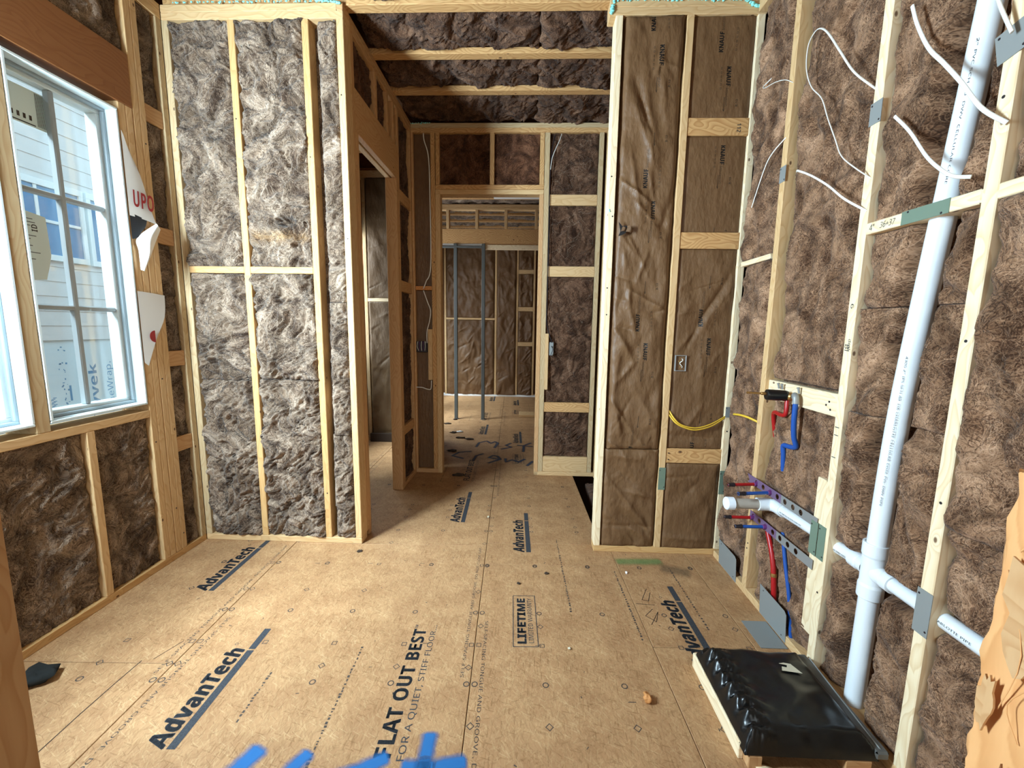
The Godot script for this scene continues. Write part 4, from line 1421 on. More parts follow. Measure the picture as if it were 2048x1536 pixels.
	for k in 5:
		var z1 := -5.895 - 0.41 * k
		batt("dark strip of ceiling wool in the far room, %s" % at[k], g, Vector3(-1.6, 3.115, z1 - 0.343), X, Z, 2.5, 0.342, C.merged({"cell": 0.03, "amp": 0.03, "over": 0.0, "lift": 0.02, "mat": "wool"}, true))
	batt("dark wool lying in the open slot beside the floor edge, below floor level", "wool batts in the passage walls", Vector3(0.57, -0.045, -2.53), X, -Z, 0.13, 1.22, {"amp": 0.02, "depth": 0.08, "cell": 0.014, "mat": "wool_dark", "over": 0.0, "drop": 0.02})


# Kraft-faced batt: a smooth paper skin with folds, puffed out of its bay
func paper(label: String, group: String, origin: Vector3, uu: Vector3, vv: Vector3, w: float, h: float, o := {}) -> MeshInstance3D:
	var nn := uu.cross(vv)
	var cell: float = o.get("cell", 0.008)
	var lift: float = o.get("lift", 0.0)
	var amp: float = o.get("amp", 0.014)
	var drop: float = o.get("drop", 0.022)
	var roll: float = o.get("roll", 0.03)
	var folds: Array = o.get("folds", [])
	var random_folds: int = o.get("random", 5)
	var slope: float = o.get("slope", 1.0)
	seed_step += 3.7
	var k0 := seed_step
	var r := RandomNumberGenerator.new()
	r.seed = int(seed_step * 10.0)
	folds = folds.duplicate()
	for k in random_folds:
		var c := Vector2(r.randf() * w, r.randf() * h)
		var d := Vector2.from_angle(r.randfn(slope, 0.5)) * r.randf_range(0.05, 0.2) * minf(1.0, h)
		folds.append([c.x - d.x, c.y - d.y, c.x + d.x, c.y + d.y, r.randf_range(0.004, 0.011) * (amp / 0.014) * (1.0 if r.randf() > 0.35 else -1.0), r.randf_range(0.006, 0.020)])
	var us := steps_across(w, cell)
	var vs := steps_across(h, cell)
	var nu := us.size()
	var nv := vs.size()
	var v := PackedVector3Array()
	var uv := PackedVector2Array()
	v.resize(nu * nv)
	uv.resize(nu * nv)
	for j in nv:
		var y := vs[j]
		for i in nu:
			var x := us[i]
			var back := j == 0 or j == nv - 1 or i == 0 or i == nu - 1
			var s := minf(minf(x, w - x), minf(y, h - y) + 0.012)
			var e := clampf(s / roll, 0.0, 1.0)
			e = sqrt(1.0 - (1.0 - e) * (1.0 - e))
			var wx := n_warp.get_noise_2d(x * 0.6 + k0, y * 0.6)
			var a := n_big.get_noise_2d(x * 1.1 + k0 + 0.1 * wx, y * 0.55)
			var b := n_mid.get_noise_2d((x + 0.35 * y) * 0.9 + k0, y * 0.35 - 0.3 * x + 0.2 * wx)
			var d := lift + amp * (0.9 * a + 0.22 * b - 0.10 * absf(n_mid.get_noise_2d(x * 2.6 + k0 + 0.08 * wx, y * 1.1))) + 0.0006 * n_fine.get_noise_2d(x + k0, y)
			for f in folds:
				var p := Vector2(x + 0.012 * wx, y)
				var A := Vector2(f[0], f[1])
				var B := Vector2(f[2], f[3])
				var q := Geometry2D.get_closest_point_to_segment(p, A, B)
				var t := A.distance_to(q) / maxf(A.distance_to(B), 0.001)
				var dist := p.distance_to(q)
				if dist < f[5] * 3.0:
					d += f[4] * exp(-pow(dist / f[5], 1.4)) * (0.35 + 0.65 * sin(PI * t))
			d = d * (0.35 + 0.65 * e) - drop * (1.0 - e)
			v[j * nu + i] = origin + uu * x + vv * y + nn * (-0.07 if back else d)
			uv[j * nu + i] = Vector2(x / maxf(w, 0.3), -(y + k0) / 0.78)
	var b := place(self, "kraft_batt", grid_mesh(v, uv, PackedColorArray(), nu, nv), M[o.get("mat", "kraft")])
	tag(b, label, "insulation", group)
	return b


func kraft() -> void:
	var X := Vector3.RIGHT
	var Y := Vector3.UP
	var g := "kraft-faced batts in the right stub wall"
	paper("tall wrinkled kraft-faced batt with a small black tear, left bay of the right stub wall", g, Vector3(0.484, 0.656, ZA), X, Y, 0.322, 2.342, {"lift": 0.004, "amp": 0.017, "drop": 0.05, "roll": 0.035, "random": 26, "slope": 1.9,
		"folds": [[0.06, 1.70, 0.14, 1.30, 0.012, 0.016], [0.12, 2.1, 0.22, 1.55, 0.009, 0.02], [0.20, 2.25, 0.26, 1.7, 0.008, 0.02], [0.0, 0.73, 0.16, 0.70, -0.014, 0.02], [0.02, 0.72, 0.14, 0.52, 0.018, 0.02], [0.14, 0.52, 0.05, 0.40, 0.014, 0.02], [0.06, 0.62, 0.03, 0.30, 0.012, 0.018], [0.03, 0.30, 0.10, 0.05, 0.016, 0.02], [0.20, 0.30, 0.30, 0.10, 0.008, 0.03], [0.0, 1.02, 0.12, 0.98, -0.008, 0.01], [0.0, 0.90, 0.10, 0.86, 0.008, 0.012], [0.04, 1.22, 0.13, 1.10, 0.012, 0.018]]})
	paper("lower kraft-faced batt with diagonal creases, left bay of the right stub wall", g, Vector3(0.476, 0.039, ZA), X, Y, 0.330, 0.616, {"lift": 0.0, "amp": 0.015, "drop": 0.04, "random": 14, "slope": 2.4, "mat": "kraft_plain",
		"folds": [[0.02, 0.45, 0.28, 0.12, 0.012, 0.014], [0.05, 0.52, 0.20, 0.40, -0.010, 0.02], [0.02, 0.22, 0.30, 0.05, 0.010, 0.016], [0.0, 0.14, 0.32, 0.13, -0.010, 0.012], [0.06, 0.58, 0.22, 0.56, 0.016, 0.02]]})
	paper("smooth kraft-faced batt at the top of the right stub wall, above the upper block", g, Vector3(0.846, 2.503, ZA), X, Y, 0.324, 0.495, {"lift": -0.010, "amp": 0.006, "drop": 0.02, "random": 3})
	paper("smooth kraft-faced batt between the two upper blocks of the right stub wall", g, Vector3(0.846, 1.911, ZA), X, Y, 0.324, 0.499, {"lift": -0.012, "amp": 0.004, "drop": 0.018, "random": 1})
	paper("long kraft-faced batt with diagonal folds, between the middle and lower blocks", g, Vector3(0.846, 0.669, ZA), X, Y, 0.324, 1.149, {"lift": -0.008, "amp": 0.010, "drop": 0.025, "random": 7, "slope": 0.9,
		"folds": [[0.05, 0.55, 0.31, 1.05, -0.016, 0.02], [0.10, 0.62, 0.32, 0.98, 0.010, 0.025], [0.16, 0.60, 0.18, 0.25, 0.010, 0.03], [0.18, 0.25, 0.10, 0.12, 0.010, 0.02], [0.02, 0.08, 0.3, 0.06, -0.012, 0.02]]})
	paper("bulging kraft-faced batt at the floor, below the lower block of the right stub wall", g, Vector3(0.846, 0.039, ZA), X, Y, 0.324, 0.537, {"lift": 0.004, "amp": 0.010, "drop": 0.03, "random": 3, "mat": "kraft_plain", "folds": [[0.02, 0.49, 0.14, 0.42, 0.012, 0.018], [0.15, 0.42, 0.27, 0.20, 0.006, 0.04], [0.0, 0.07, 0.32, 0.06, 0.010, 0.02]]})
	g = "kraft-faced batts beyond the passage"
	paper("dark reddish kraft-faced batt left of the far doorway, above the red block", g, Vector3(-1.001, 1.727, ZH), X, Y, 0.147, 1.271, {"lift": -0.03, "amp": 0.004, "random": 0, "cell": 0.014, "mat": "kraft_plain"})
	paper("dark reddish kraft-faced batt left of the far doorway, below the red block", g, Vector3(-1.001, 0.039, ZH), X, Y, 0.147, 1.649, {"lift": -0.03, "amp": 0.004, "random": 2, "cell": 0.014, "mat": "kraft_plain"})
	var K := {"lift": 0.012, "amp": 0.014, "cell": 0.014, "mat": "kraft_cool_lit", "drop": 0.05, "random": 12}
	paper("grey-lit kraft-faced batt seen through the left doorway, above its thin block", g, Vector3(-1.841, 1.686, -4.83), X, Y, 0.389, 1.312, K)
	paper("grey-lit kraft-faced batt seen through the left doorway, below its thin block", g, Vector3(-1.841, 0.039, -4.83), X, Y, 0.389, 1.604, K)
	var z := -8.2
	var F := K.merged({"cell": 0.017, "random": 24, "amp": 0.03, "mat": "kraft_plain"}, true)
	paper("puffed kraft-faced batt on the far wall behind the posts, upper left", g, Vector3(-1.58, 1.55, z), X, Y, 0.945, 1.448, F)
	paper("puffed kraft-faced batt on the far wall behind the posts, lower left", g, Vector3(-1.58, 0.039, z), X, Y, 0.945, 1.469, F)
	paper("tall puffed kraft-faced batt on the far wall, right of the right-hand post", g, Vector3(-0.594, 0.039, z), X, Y, 0.379, 2.959, F.merged({"lift": 0.03}, true))
	var ys := [[2.472, 2.998], [1.767, 2.388], [1.092, 1.683], [0.039, 1.008]]
	var at := ["topmost", "second from the top", "third from the top", "lowest"]
	for k in 4:
		paper("small kraft-faced batt between the far wall blocks, %s" % at[k], g, Vector3(-0.176, ys[k][0], z), X, Y, 0.285, ys[k][1] - ys[k][0], F)


# ------------------------------------------------------------------ plumbing
func pipe_print(parent: Node3D, text: String, at: Vector3, ux: Vector3, out: Vector3, length: float, height: float) -> void:
	var st := begin()
	ink(st, letters(text, length, height), at + out * 0.0006, ux.normalized(), out.cross(ux).normalized())
	place(parent, "printed_lettering", st.commit(), M.pvc_ink)


func plumbing() -> void:
	var x := 1.212
	var v := base("vent_pipe", "tall white plastic vent pipe with a cross fitting and two side arms near the floor", "pipe", Vector3(x, 0, -1.385))
	var off := -v.position
	var spine := [Vector3(x, 3.06, -1.205), Vector3(x, 2.2, -1.272), Vector3(x, 1.317, -1.352), Vector3(x, 0.987, -1.373), Vector3(x, 0.60, -1.382)]
	var shift := func(points: Array) -> Array:
		var out := []
		for p in points:
			out.append(p + off)
		return out
	place(v, "pipe", tube(smooth_path(shift.call(spine), 5), 0.0302, 24), M.pvc)
	place(v, "pipe", tube(smooth_path(shift.call([Vector3(x, 0.50, -1.384), Vector3(x, 0.25, -1.387), Vector3(x, 0.0, -1.389)]), 4), 0.0302, 24), M.pvc)
	var fit := place(v, "cross_fitting", lathe(Vector3(0, 0.455, 0), Vector3.UP, [Vector2(0, 0.030), Vector2(0.0, 0.0365), Vector2(0.002, 0.0375), Vector2(0.045, 0.0375), Vector2(0.055, 0.0345), Vector2(0.15, 0.0345), Vector2(0.158, 0.0375), Vector2(0.198, 0.0375), Vector2(0.2, 0.0365), Vector2(0.2, 0.030)], 28), M.pvc)
	place(fit, "hub", lathe(Vector3(0, 0.552, 0.02), Vector3.BACK, [Vector2(0, 0.031), Vector2(0.03, 0.0275), Vector2(0.034, 0.0305), Vector2(0.064, 0.0305), Vector2(0.065, 0.024)], 24), M.pvc)
	place(fit, "hub", lathe(Vector3(0, 0.552, -0.02), Vector3.FORWARD, [Vector2(0, 0.031), Vector2(0.03, 0.0275), Vector2(0.034, 0.0305), Vector2(0.064, 0.0305), Vector2(0.065, 0.024)], 24), M.pvc)
	place(v, "side_arm", tube(smooth_path(shift.call([Vector3(x, 0.555, -1.46), Vector3(x, 0.545, -1.60)]), 3), 0.0242, 20), M.pvc)
	place(v, "side_arm", tube(smooth_path(shift.call([Vector3(x, 0.553, -1.31), Vector3(x, 0.555, -0.80)]), 3), 0.0242, 20), M.pvc)
	var n := Vector3(-0.93, 0, 0.36).normalized()
	for k in [[spine[1], spine[2], "2\" PVC SCH 40  DWV  CELLULAR CORE", 0.36, 0.05], [spine[2], spine[4], "4300 2\" IPS SCH 40  OR CHARLOTTE CELLULAR CORE PVC-DWV PIPE", 0.50, 0.02]]:
		var d: Vector3 = (k[1] - k[0]).normalized()
		pipe_print(v, k[2], k[0] + off + d * k[4] + n * 0.0304, d, (n - d * n.dot(d)).normalized(), k[3], 0.0052)
	pipe_print(v, "PVC SCH 40 DWV PIPE", Vector3(0, 0.54, -0.20) + Vector3(-0.0242, 0.0, 0), Vector3(0, 0.04, 1), Vector3(-1, 0, 0), 0.11, 0.006)
	pipe_print(v, "CHARLOTTE PIPE", Vector3(-0.0242, 0.552, 0.235), Vector3(0, 0, 1), Vector3(-1, 0, 0), 0.11, 0.007)
	# the capped sink drain
	var s := base("drain_stub", "white plastic drain stub sticking out of the wall with a round cap", "pipe", Vector3(1.19, 0.55, -1.935))
	place(s, "pipe", tube(PackedVector3Array([Vector3(-0.215, 0, 0.0), Vector3(-0.02, 0, 0)]), 0.0242, 22), M.pvc_dull)
	place(s, "cap", lathe(Vector3(-0.188, 0, 0), Vector3.LEFT, [Vector2(0, 0.0242), Vector2(0, 0.0305), Vector2(0.032, 0.0305), Vector2(0.036, 0.0275), Vector2(0.037, 0.0)], 24), M.pvc_cap)
	place(s, "elbow", tube(smooth_path([Vector3(-0.055, 0, 0), Vector3(-0.022, 0, 0.002), Vector3(-0.004, 0.001, 0.02), Vector3(0, 0.002, 0.055)], 5), 0.0302, 22), M.pvc)
	place(s, "pipe", tube(smooth_path([Vector3(0, 0.002, 0.05), Vector3(0, 0.010, 0.2), Vector3(0, 0.017, 0.345)], 3), 0.0242, 22), M.pvc)
	place(s, "hub", lathe(Vector3(0, 0.001, 0.035), Vector3(0, 0.03, 1), [Vector2(0, 0.0242), Vector2(0, 0.030), Vector2(0.045, 0.030), Vector2(0.046, 0.0242)], 22), M.pvc)
	place(s, "hub", lathe(Vector3(-0.075, 0, 0), Vector3.RIGHT, [Vector2(0, 0.0242), Vector2(0, 0.030), Vector2(0.045, 0.030), Vector2(0.046, 0.0242)], 22), M.pvc)
	pipe_print(s, "PVC-DWV SCH 40 ASTM D2665 NSF", Vector3(-0.0246, 0.000, 0.09), Vector3(0, 0.05, 1), Vector3(-1, 0, 0), 0.15, 0.006)
	# perforated brackets that hold the supply stubs
	bracket("upper perforated steel bracket holding a red and a blue stub", 0.617, -2.135, -1.600, [-2.040, -1.980, -1.920, -1.865, -1.808, -1.752, -1.700])
	bracket("lower perforated steel bracket, above the slack red and blue pipes", 0.441, -2.070, -1.600, [-2.040, -1.985, -1.930, -1.872, -1.816, -1.760, -1.704])
	for k in [["upper red supply stub above the capped drain", 0.610, -2.040, 1.011, -2.018, M.red], ["upper blue supply stub above the capped drain", 0.615, -1.920, 0.999, -1.893, M.blue], ["lower red supply stub below the capped drain", 0.432, -2.042, 1.019, -2.042, M.red], ["lower blue supply stub below the capped drain", 0.438, -1.930, 1.016, -1.927, M.blue]]:
		var a := Vector3(XR + 0.01, k[1], k[2])
		var b := Vector3(k[3], k[1], k[4])
		var t := base("supply_stub", k[0], "pipe", a, "plastic supply stubs")
		var d := b - a
		place(t, "tube", tube(PackedVector3Array([Vector3.ZERO, d]), 0.0080, 14), k[5])
		place(t, "cap", lathe(d * 0.93, d, [Vector2(-0.022, 0.008), Vector2(-0.022, 0.0102), Vector2(-0.012, 0.0102), Vector2(-0.012, 0.0088), Vector2(0.010, 0.0088), Vector2(0.0125, 0.006), Vector2(0.0126, 0.0)], 14), M.box_dark)
		place(t, "collar", lathe(d * 0.03, d, [Vector2(0, 0.008), Vector2(0, 0.0150), Vector2(0.005, 0.0150), Vector2(0.006, 0.0112), Vector2(0.022, 0.0108), Vector2(0.023, 0.008)], 14), M.purple)
	var rr := base("supply_riser", "red plastic riser with a brass ring, running from the lower bracket to the floor", "pipe", Vector3(1.185, 0, -1.82))
	place(rr, "tube", tube(smooth_path([Vector3(0, 0.43, -0.142), Vector3(-0.006, 0.32, -0.066), Vector3(-0.008, 0.20, -0.030), Vector3(-0.002, 0.0, -0.012)], 5), 0.0115, 14), M.red)
	place(rr, "ring", lathe(Vector3(-0.008, 0.228, -0.036), Vector3(0.0, 1, -0.25), [Vector2(0, 0.0115), Vector2(0, 0.0135), Vector2(0.008, 0.0138), Vector2(0.016, 0.0135), Vector2(0.016, 0.0115)], 16), M.brass)
	var br := base("supply_riser", "thin blue plastic riser beside the red one, running to the floor", "pipe", Vector3(1.185, 0, -1.73))
	place(br, "tube", tube(smooth_path([Vector3(0.0, 0.46, -0.105), Vector3(-0.004, 0.34, -0.062), Vector3(-0.004, 0.20, -0.010), Vector3(0, 0.0, 0.03)], 5), 0.0085, 12), M.blue)
	# the wall valve on its board
	var w := base("shower_valve", "black wall valve with a long stem and brass body on a pale board", "valve", Vector3(1.15, 1.085, -1.875))
	place(w, "body", lathe(Vector3(0.004, 0, 0), Vector3(-1, 0.03, -0.10), [Vector2(-0.01, 0.0), Vector2(-0.01, 0.022), Vector2(0.0, 0.024), Vector2(0.070, 0.0245), Vector2(0.076, 0.0235), Vector2(0.078, 0.020), Vector2(0.078, 0.0)], 24), M.black)
	place(w, "stem", lathe(Vector3(-0.074, 0.006, -0.010), Vector3(-1, 0.03, -0.10), [Vector2(0, 0.007), Vector2(0.018, 0.007), Vector2(0.020, 0.0045), Vector2(0.070, 0.0045), Vector2(0.072, 0.0055), Vector2(0.080, 0.0055), Vector2(0.081, 0.0)], 14), M.brass)
	place(w, "brass_body", lathe(Vector3(0.022, -0.002, -0.03), Vector3(0, 0, 1), [Vector2(0, 0.0), Vector2(0, 0.012), Vector2(0.02, 0.014), Vector2(0.03, 0.019), Vector2(0.05, 0.019), Vector2(0.06, 0.013), Vector2(0.085, 0.013), Vector2(0.088, 0.0)], 16), M.brass)
	for z in [-0.075, -0.048, 0.068]:
		place(w, "screw", lathe(Vector3(0.022, 0.022, z), Vector3(-0.25, 1, 0), [Vector2(0, 0.0045), Vector2(0.020, 0.0045), Vector2(0.021, 0.0065), Vector2(0.025, 0.0062), Vector2(0.026, 0.0)], 10), M.steel)
	place(w, "red_pipe", tube(smooth_path([Vector3(0.015, -0.02, 0.004), Vector3(0.012, -0.060, 0.010), Vector3(0.012, -0.086, 0.004), Vector3(0.016, -0.094, -0.035), Vector3(0.026, -0.096, -0.10), Vector3(0.04, -0.14, -0.122), Vector3(0.06, -0.22, -0.13)], 5), 0.0095, 12), M.red)
	place(w, "elbow", tube(smooth_path([Vector3(0.020, 0.0, 0.045), Vector3(0.010, 0.012, 0.060), Vector3(0.004, 0.004, 0.076), Vector3(0.004, -0.022, 0.080)], 4), 0.0125, 14), M.steel)
	place(w, "blue_pipe", tube(smooth_path([Vector3(0.004, -0.018, 0.080), Vector3(0.006, -0.10, 0.079), Vector3(0.016, -0.17, 0.074), Vector3(0.034, -0.215, 0.066), Vector3(0.036, -0.228, 0.02), Vector3(0.034, -0.235, -0.02), Vector3(0.040, -0.28, -0.022), Vector3(0.055, -0.40, -0.03)], 6), 0.0108, 14), M.blue)
	# steel plates that guard pipes and cables
	var P := "steel guard plates nailed to the framing"
	guard("grey guard plate high on the stud just left of the vent pipe", P, Vector3(XR, 2.105, -1.5585), Vector3.BACK, Vector3(0, 1, 0.0), 0.048, 0.072, M.plate)
	guard("grey guard plate high on the first stud of the plumbing wall, by the corner", P, Vector3(XR, 2.085, -2.072), Vector3.BACK, Vector3.UP, 0.044, 0.070, M.plate)
	guard("crooked grey guard plate at the top right, on the stud nearest the right edge", P, Vector3(XR, 2.075, -1.156), Vector3(0, 0.22, 1).normalized(), Vector3(0, 1, -0.22).normalized(), 0.066, 0.075, M.plate)
	guard("grey guard plate where the drain arm passes the stud near the right edge", P, Vector3(XR, 0.565, -1.152), Vector3.BACK, Vector3.UP, 0.046, 0.135, M.plate)
	guard("left one of the pair of green guard plates at the end of the capped drain", P, Vector3(XR - 0.002, 0.552, -1.6125), Vector3.BACK, Vector3.UP, 0.040, 0.138, M.plate_green)
	guard("right one of the pair of green guard plates at the end of the capped drain", P, Vector3(XR, 0.552, -1.571), Vector3.BACK, Vector3.UP, 0.038, 0.138, M.plate_green)
	guard("green guard plate lying along the marked blocking beside the vent pipe", P, Vector3(XR, 1.722, -1.326), Vector3.BACK, Vector3.UP, 0.150, 0.040, M.plate_green)
	guard("olive guard plate low on the middle stud between the kraft-faced batts", P, Vector3(0.828, 0.480, ZA), Vector3.RIGHT, Vector3.UP, 0.040, 0.138, M.plate_green)
	guard("olive guard plate low on the corner stud, beside the capped drain", P, Vector3(1.186, 0.465, ZA), Vector3.RIGHT, Vector3.UP, 0.032, 0.146, M.plate_green)
	guard("small grey guard plate on the corner stud where the yellow cable enters", P, Vector3(1.188, 0.895, ZA), Vector3.RIGHT, Vector3.UP, 0.032, 0.062, M.plate)
	guard("grey sheet-metal plate standing on the floor in the corner of the plumbing wall", P, Vector3(XR - 0.004, 0.080, -2.250), Vector3.BACK, Vector3(-0.06, 1, 0).normalized(), 0.200, 0.150, M.plate, 0.05)
	guard("grey sheet-metal plate standing on the floor below the slack red pipe", P, Vector3(XR - 0.004, 0.080, -1.812), Vector3.BACK, Vector3(-0.06, 1, 0).normalized(), 0.205, 0.150, M.plate, 0.05)
	guard("grey metal sheet lying flat on the floor behind the black plastic pan", P, Vector3(1.102, 0.003, -1.765), Vector3(0, 0, 1), Vector3(-1, 0, 0.0), 0.17, 0.115, M.plate)


func bracket(label: String, y: float, z0: float, z1: float, holes: Array) -> void:
	var b := base("pipe_bracket", label, "bracket", Vector3(XR - 0.002, y, z0), "perforated pipe brackets")
	var w := z1 - z0
	var r := 0.0125
	var hh := 0.0205
	var cut: float = (holes[3] + holes[4]) * 0.5 - z0
	for part in [[0.0, cut, M.primer, "stained_strip"], [cut, w, M.steel, "strip"]]:
		for half in [1.0, -1.0]:
			var pts := PackedVector2Array([Vector2(part[0], 0)])
			for z in holes:
				var c: float = z - z0
				if c < part[0] or c > part[1]:
					continue
				for k in 9:
					var a := PI - PI * k / 8.0
					pts.append(Vector2(c + cos(a) * r, sin(a) * r * half))
			pts.append_array(PackedVector2Array([Vector2(part[1], 0), Vector2(part[1], hh * half), Vector2(part[0], hh * half)]))
			place(b, part[3], slab(pts, Vector3.ZERO, Vector3(0, 0, 1), Vector3.UP, 0.0015), part[2])


func guard(label: String, group: String, at: Vector3, ux: Vector3, uy: Vector3, w: float, h: float, m: Material, cut := 0.0) -> void:
	var b := base("guard_plate", label, "plate", at, group)
	var pts := rect(-w / 2, -h / 2, w / 2, h / 2)
	if cut > 0.0:
		pts = PackedVector2Array([Vector2(-w / 2, -h / 2), Vector2(w / 2, -h / 2), Vector2(w / 2, h / 2 - cut * 0.35), Vector2(w / 2 - cut * 0.3, h / 2 - 0.1 * cut), Vector2(-w / 2, h / 2)])
	place(b, "plate", slab(pts, Vector3.ZERO, ux, uy, 0.0018), m)
	var st := begin()
	for k in [[-0.36, 0.38], [0.36, -0.38]]:
		st.append_from(lathe(ux * w * k[0] + uy * h * k[1] + ux.cross(uy) * 0.0015, ux.cross(uy), [Vector2(0, 0.0035), Vector2(0.0012, 0.003), Vector2(0.0013, 0.0)], 8), 0, Transform3D.IDENTITY)
	place(b, "nail_head", st.commit(), M.box_dark).set_meta("kind", "stuff")


# ------------------------------------------------------------------ cables
func cable(label: String, group: String, points: Array, radius: float, m: Material, called := "cable", flat := 0.6) -> void:
	var at: Vector3 = points[0]
	var rel := []
	for p in points:
		rel.append(p - at)
	var path := smooth_path(rel, 7)
	var o := place(self, called, tube(path, radius, 8, flat), m)
	o.position = at
	tag(o, label, "cable", group)


func wiring() -> void:
	var g := "white cables hanging from the plumbing wall"
	var x := 1.13
	cable("long white cable looping high out of the wool left of the vent pipe", g, [Vector3(1.20, 2.17, -1.575), Vector3(1.16, 2.208, -1.591), Vector3(x, 2.279, -1.639), Vector3(x, 2.393, -1.721), Vector3(x, 2.503, -1.80), Vector3(x, 2.55, -1.849), Vector3(x, 2.556, -1.885), Vector3(1.135, 2.53, -1.925), Vector3(1.13, 2.439, -1.912), Vector3(x, 2.349, -1.868), Vector3(x, 2.268, -1.795), Vector3(x, 2.175, -1.747), Vector3(x, 2.078, -1.693), Vector3(x, 2.004, -1.651), Vector3(x, 1.937, -1.578), Vector3(1.17, 1.888, -1.545)], 0.0038, M.cable)
	cable("short white cable below the long loop, left of the vent pipe", g, [Vector3(1.15, 2.050, -1.943), Vector3(x, 2.04, -1.90), Vector3(x, 1.989, -1.809), Vector3(x, 1.919, -1.706), Vector3(x, 1.843, -1.611), Vector3(1.165, 1.785, -1.548)], 0.0044, M.cable)
	cable("thick white cable crossing high in front of the vent pipe", g, [Vector3(x, 2.336, -1.422), Vector3(x, 2.265, -1.394), Vector3(1.12, 2.168, -1.334), Vector3(1.12, 2.099, -1.281), Vector3(1.12, 2.019, -1.222), Vector3(x, 1.932, -1.170), Vector3(1.16, 1.880, -1.133)], 0.0056, M.cable)
	cable("white cable end crossing the vent pipe below the thick one", g, [Vector3(x, 2.036, -1.435), Vector3(x, 1.964, -1.372), Vector3(1.12, 1.868, -1.296), Vector3(1.11, 1.811, -1.236), Vector3(1.115, 1.780, -1.20), Vector3(x, 1.768, -1.169)], 0.0050, M.cable)
	cable("white cable dropping from the top edge beside the crooked guard plate", g, [Vector3(1.15, 2.40, -1.235), Vector3(x, 2.25, -1.192), Vector3(x, 2.174, -1.169), Vector3(1.145, 2.085, -1.140)], 0.0056, M.cable)
	cable("thin white wire hooked round high in the corner bay", g, [Vector3(1.19, 2.61, -2.26), Vector3(1.15, 2.571, -2.281), Vector3(1.14, 2.545, -2.25), Vector3(1.14, 2.524, -2.165), Vector3(1.15, 2.50, -2.10), Vector3(1.165, 2.467, -2.059)], 0.0027, M.cable)
	cable("thin white wire slanting down across the corner bay", g, [Vector3(1.165, 2.246, -2.077), Vector3(1.14, 2.20, -2.13), Vector3(1.14, 2.15, -2.19), Vector3(1.15, 2.002, -2.30)], 0.0027, M.cable)
	g = "yellow cables low in the right stub wall"
	cable("yellow cable sagging across the right stub wall, upper of the pair", g, [Vector3(0.848, 0.897, ZA - 0.01), Vector3(0.875, 0.850, ZA + 0.014), Vector3(0.92, 0.815, ZA + 0.018), Vector3(1.0, 0.801, ZA + 0.02), Vector3(1.084, 0.824, ZA + 0.016), Vector3(1.172, 0.868, ZA - 0.002)], 0.0052, M.cable_yellow)
	cable("yellow cable sagging across the right stub wall, lower of the pair", g, [Vector3(0.847, 0.875, ZA - 0.01), Vector3(0.88, 0.830, ZA + 0.016), Vector3(0.93, 0.803, ZA + 0.022), Vector3(1.0, 0.790, ZA + 0.024), Vector3(1.09, 0.814, ZA + 0.018), Vector3(1.172, 0.860, ZA - 0.002)], 0.0046, M.cable_yellow)
	cable("short yellow cable between the corner stud and the first plumbing-wall stud", g, [Vector3(1.20, 0.905, -2.33), Vector3(1.15, 0.912, -2.30), Vector3(1.14, 0.926, -2.21), Vector3(1.145, 0.928, -2.14), Vector3(1.17, 0.915, -2.085)], 0.0058, M.cable_yellow)
	g = "thin wires in the passage"
	cable("thin pale wire down the left side of the far doorway, upper length", g, [Vector3(-0.905, 2.985, ZH + 0.02), Vector3(-0.90, 2.93, ZH + 0.02), Vector3(-0.864, 2.79, ZH + 0.02), Vector3(-0.858, 2.484, ZH + 0.012), Vector3(-0.858, 1.90, ZH + 0.012), Vector3(-0.90, 1.76, ZH + 0.02), Vector3(-0.924, 1.70, ZH + 0.02)], 0.0045, M.cable)
	cable("thin pale wire curling left of the far doorway, below the red block", g, [Vector3(-0.924, 1.685, ZH + 0.02), Vector3(-0.89, 1.59, ZH + 0.025), Vector3(-0.862, 1.51, ZH + 0.025), Vector3(-0.870, 1.42, ZH + 0.03), Vector3(-0.895, 1.32, ZH + 0.03), Vector3(-0.90, 1.22, ZH + 0.01)], 0.0045, M.cable)
	cable("thin pale wire running level low left of the far doorway", g, [Vector3(-1.003, 0.815, ZH + 0.006), Vector3(-0.95, 0.815, ZH + 0.02), Vector3(-0.90, 0.800, ZH + 0.02), Vector3(-0.868, 0.805, ZH + 0.024), Vector3(-0.86, 0.88, ZH + 0.026)], 0.0045, M.cable)
	cable("black wire down the right side of the far doorway", g, [Vector3(0.21, 2.98, ZH), Vector3(0.185, 2.86, ZH + 0.012), Vector3(0.172, 2.55, ZH + 0.008), Vector3(0.176, 2.1, ZH + 0.010), Vector3(0.174, 1.6, ZH + 0.008), Vector3(0.178, 1.4, ZH + 0.012), Vector3(0.225, 1.24, ZH + 0.01)], 0.0045, M.box_dark)
	cable("thin grey wire looping at the top right of the far doorway", g, [Vector3(0.262, 2.985, ZH + 0.005), Vector3(0.245, 2.93, ZH + 0.02), Vector3(0.19, 2.80, ZH + 0.02), Vector3(0.176, 2.70, ZH + 0.012)], 0.0042, M.cable)
	# device boxes
	var b := base("outlet_box", "dark open outlet box with loose wires in the right stub wall, beside its middle stud", "electrical box", Vector3(0.893, 1.178, ZA - 0.020))
	for k in [[-0.032, -0.028, -0.046, 0.046], [0.028, 0.032, -0.046, 0.046]]:
		var m := bd(b, "box_side", b.position.x + k[0], b.position.x + k[1], b.position.y + k[2], b.position.y + k[3], b.position.z - 0.05, b.position.z + 0.024, M.steel, 0.0006)
	for k in [[0.042, 0.046], [-0.046, -0.042]]:
		bd(b, "box_side", b.position.x - 0.028, b.position.x + 0.028, b.position.y + k[0], b.position.y + k[1], b.position.z - 0.05, b.position.z + 0.024, M.steel, 0.0006)
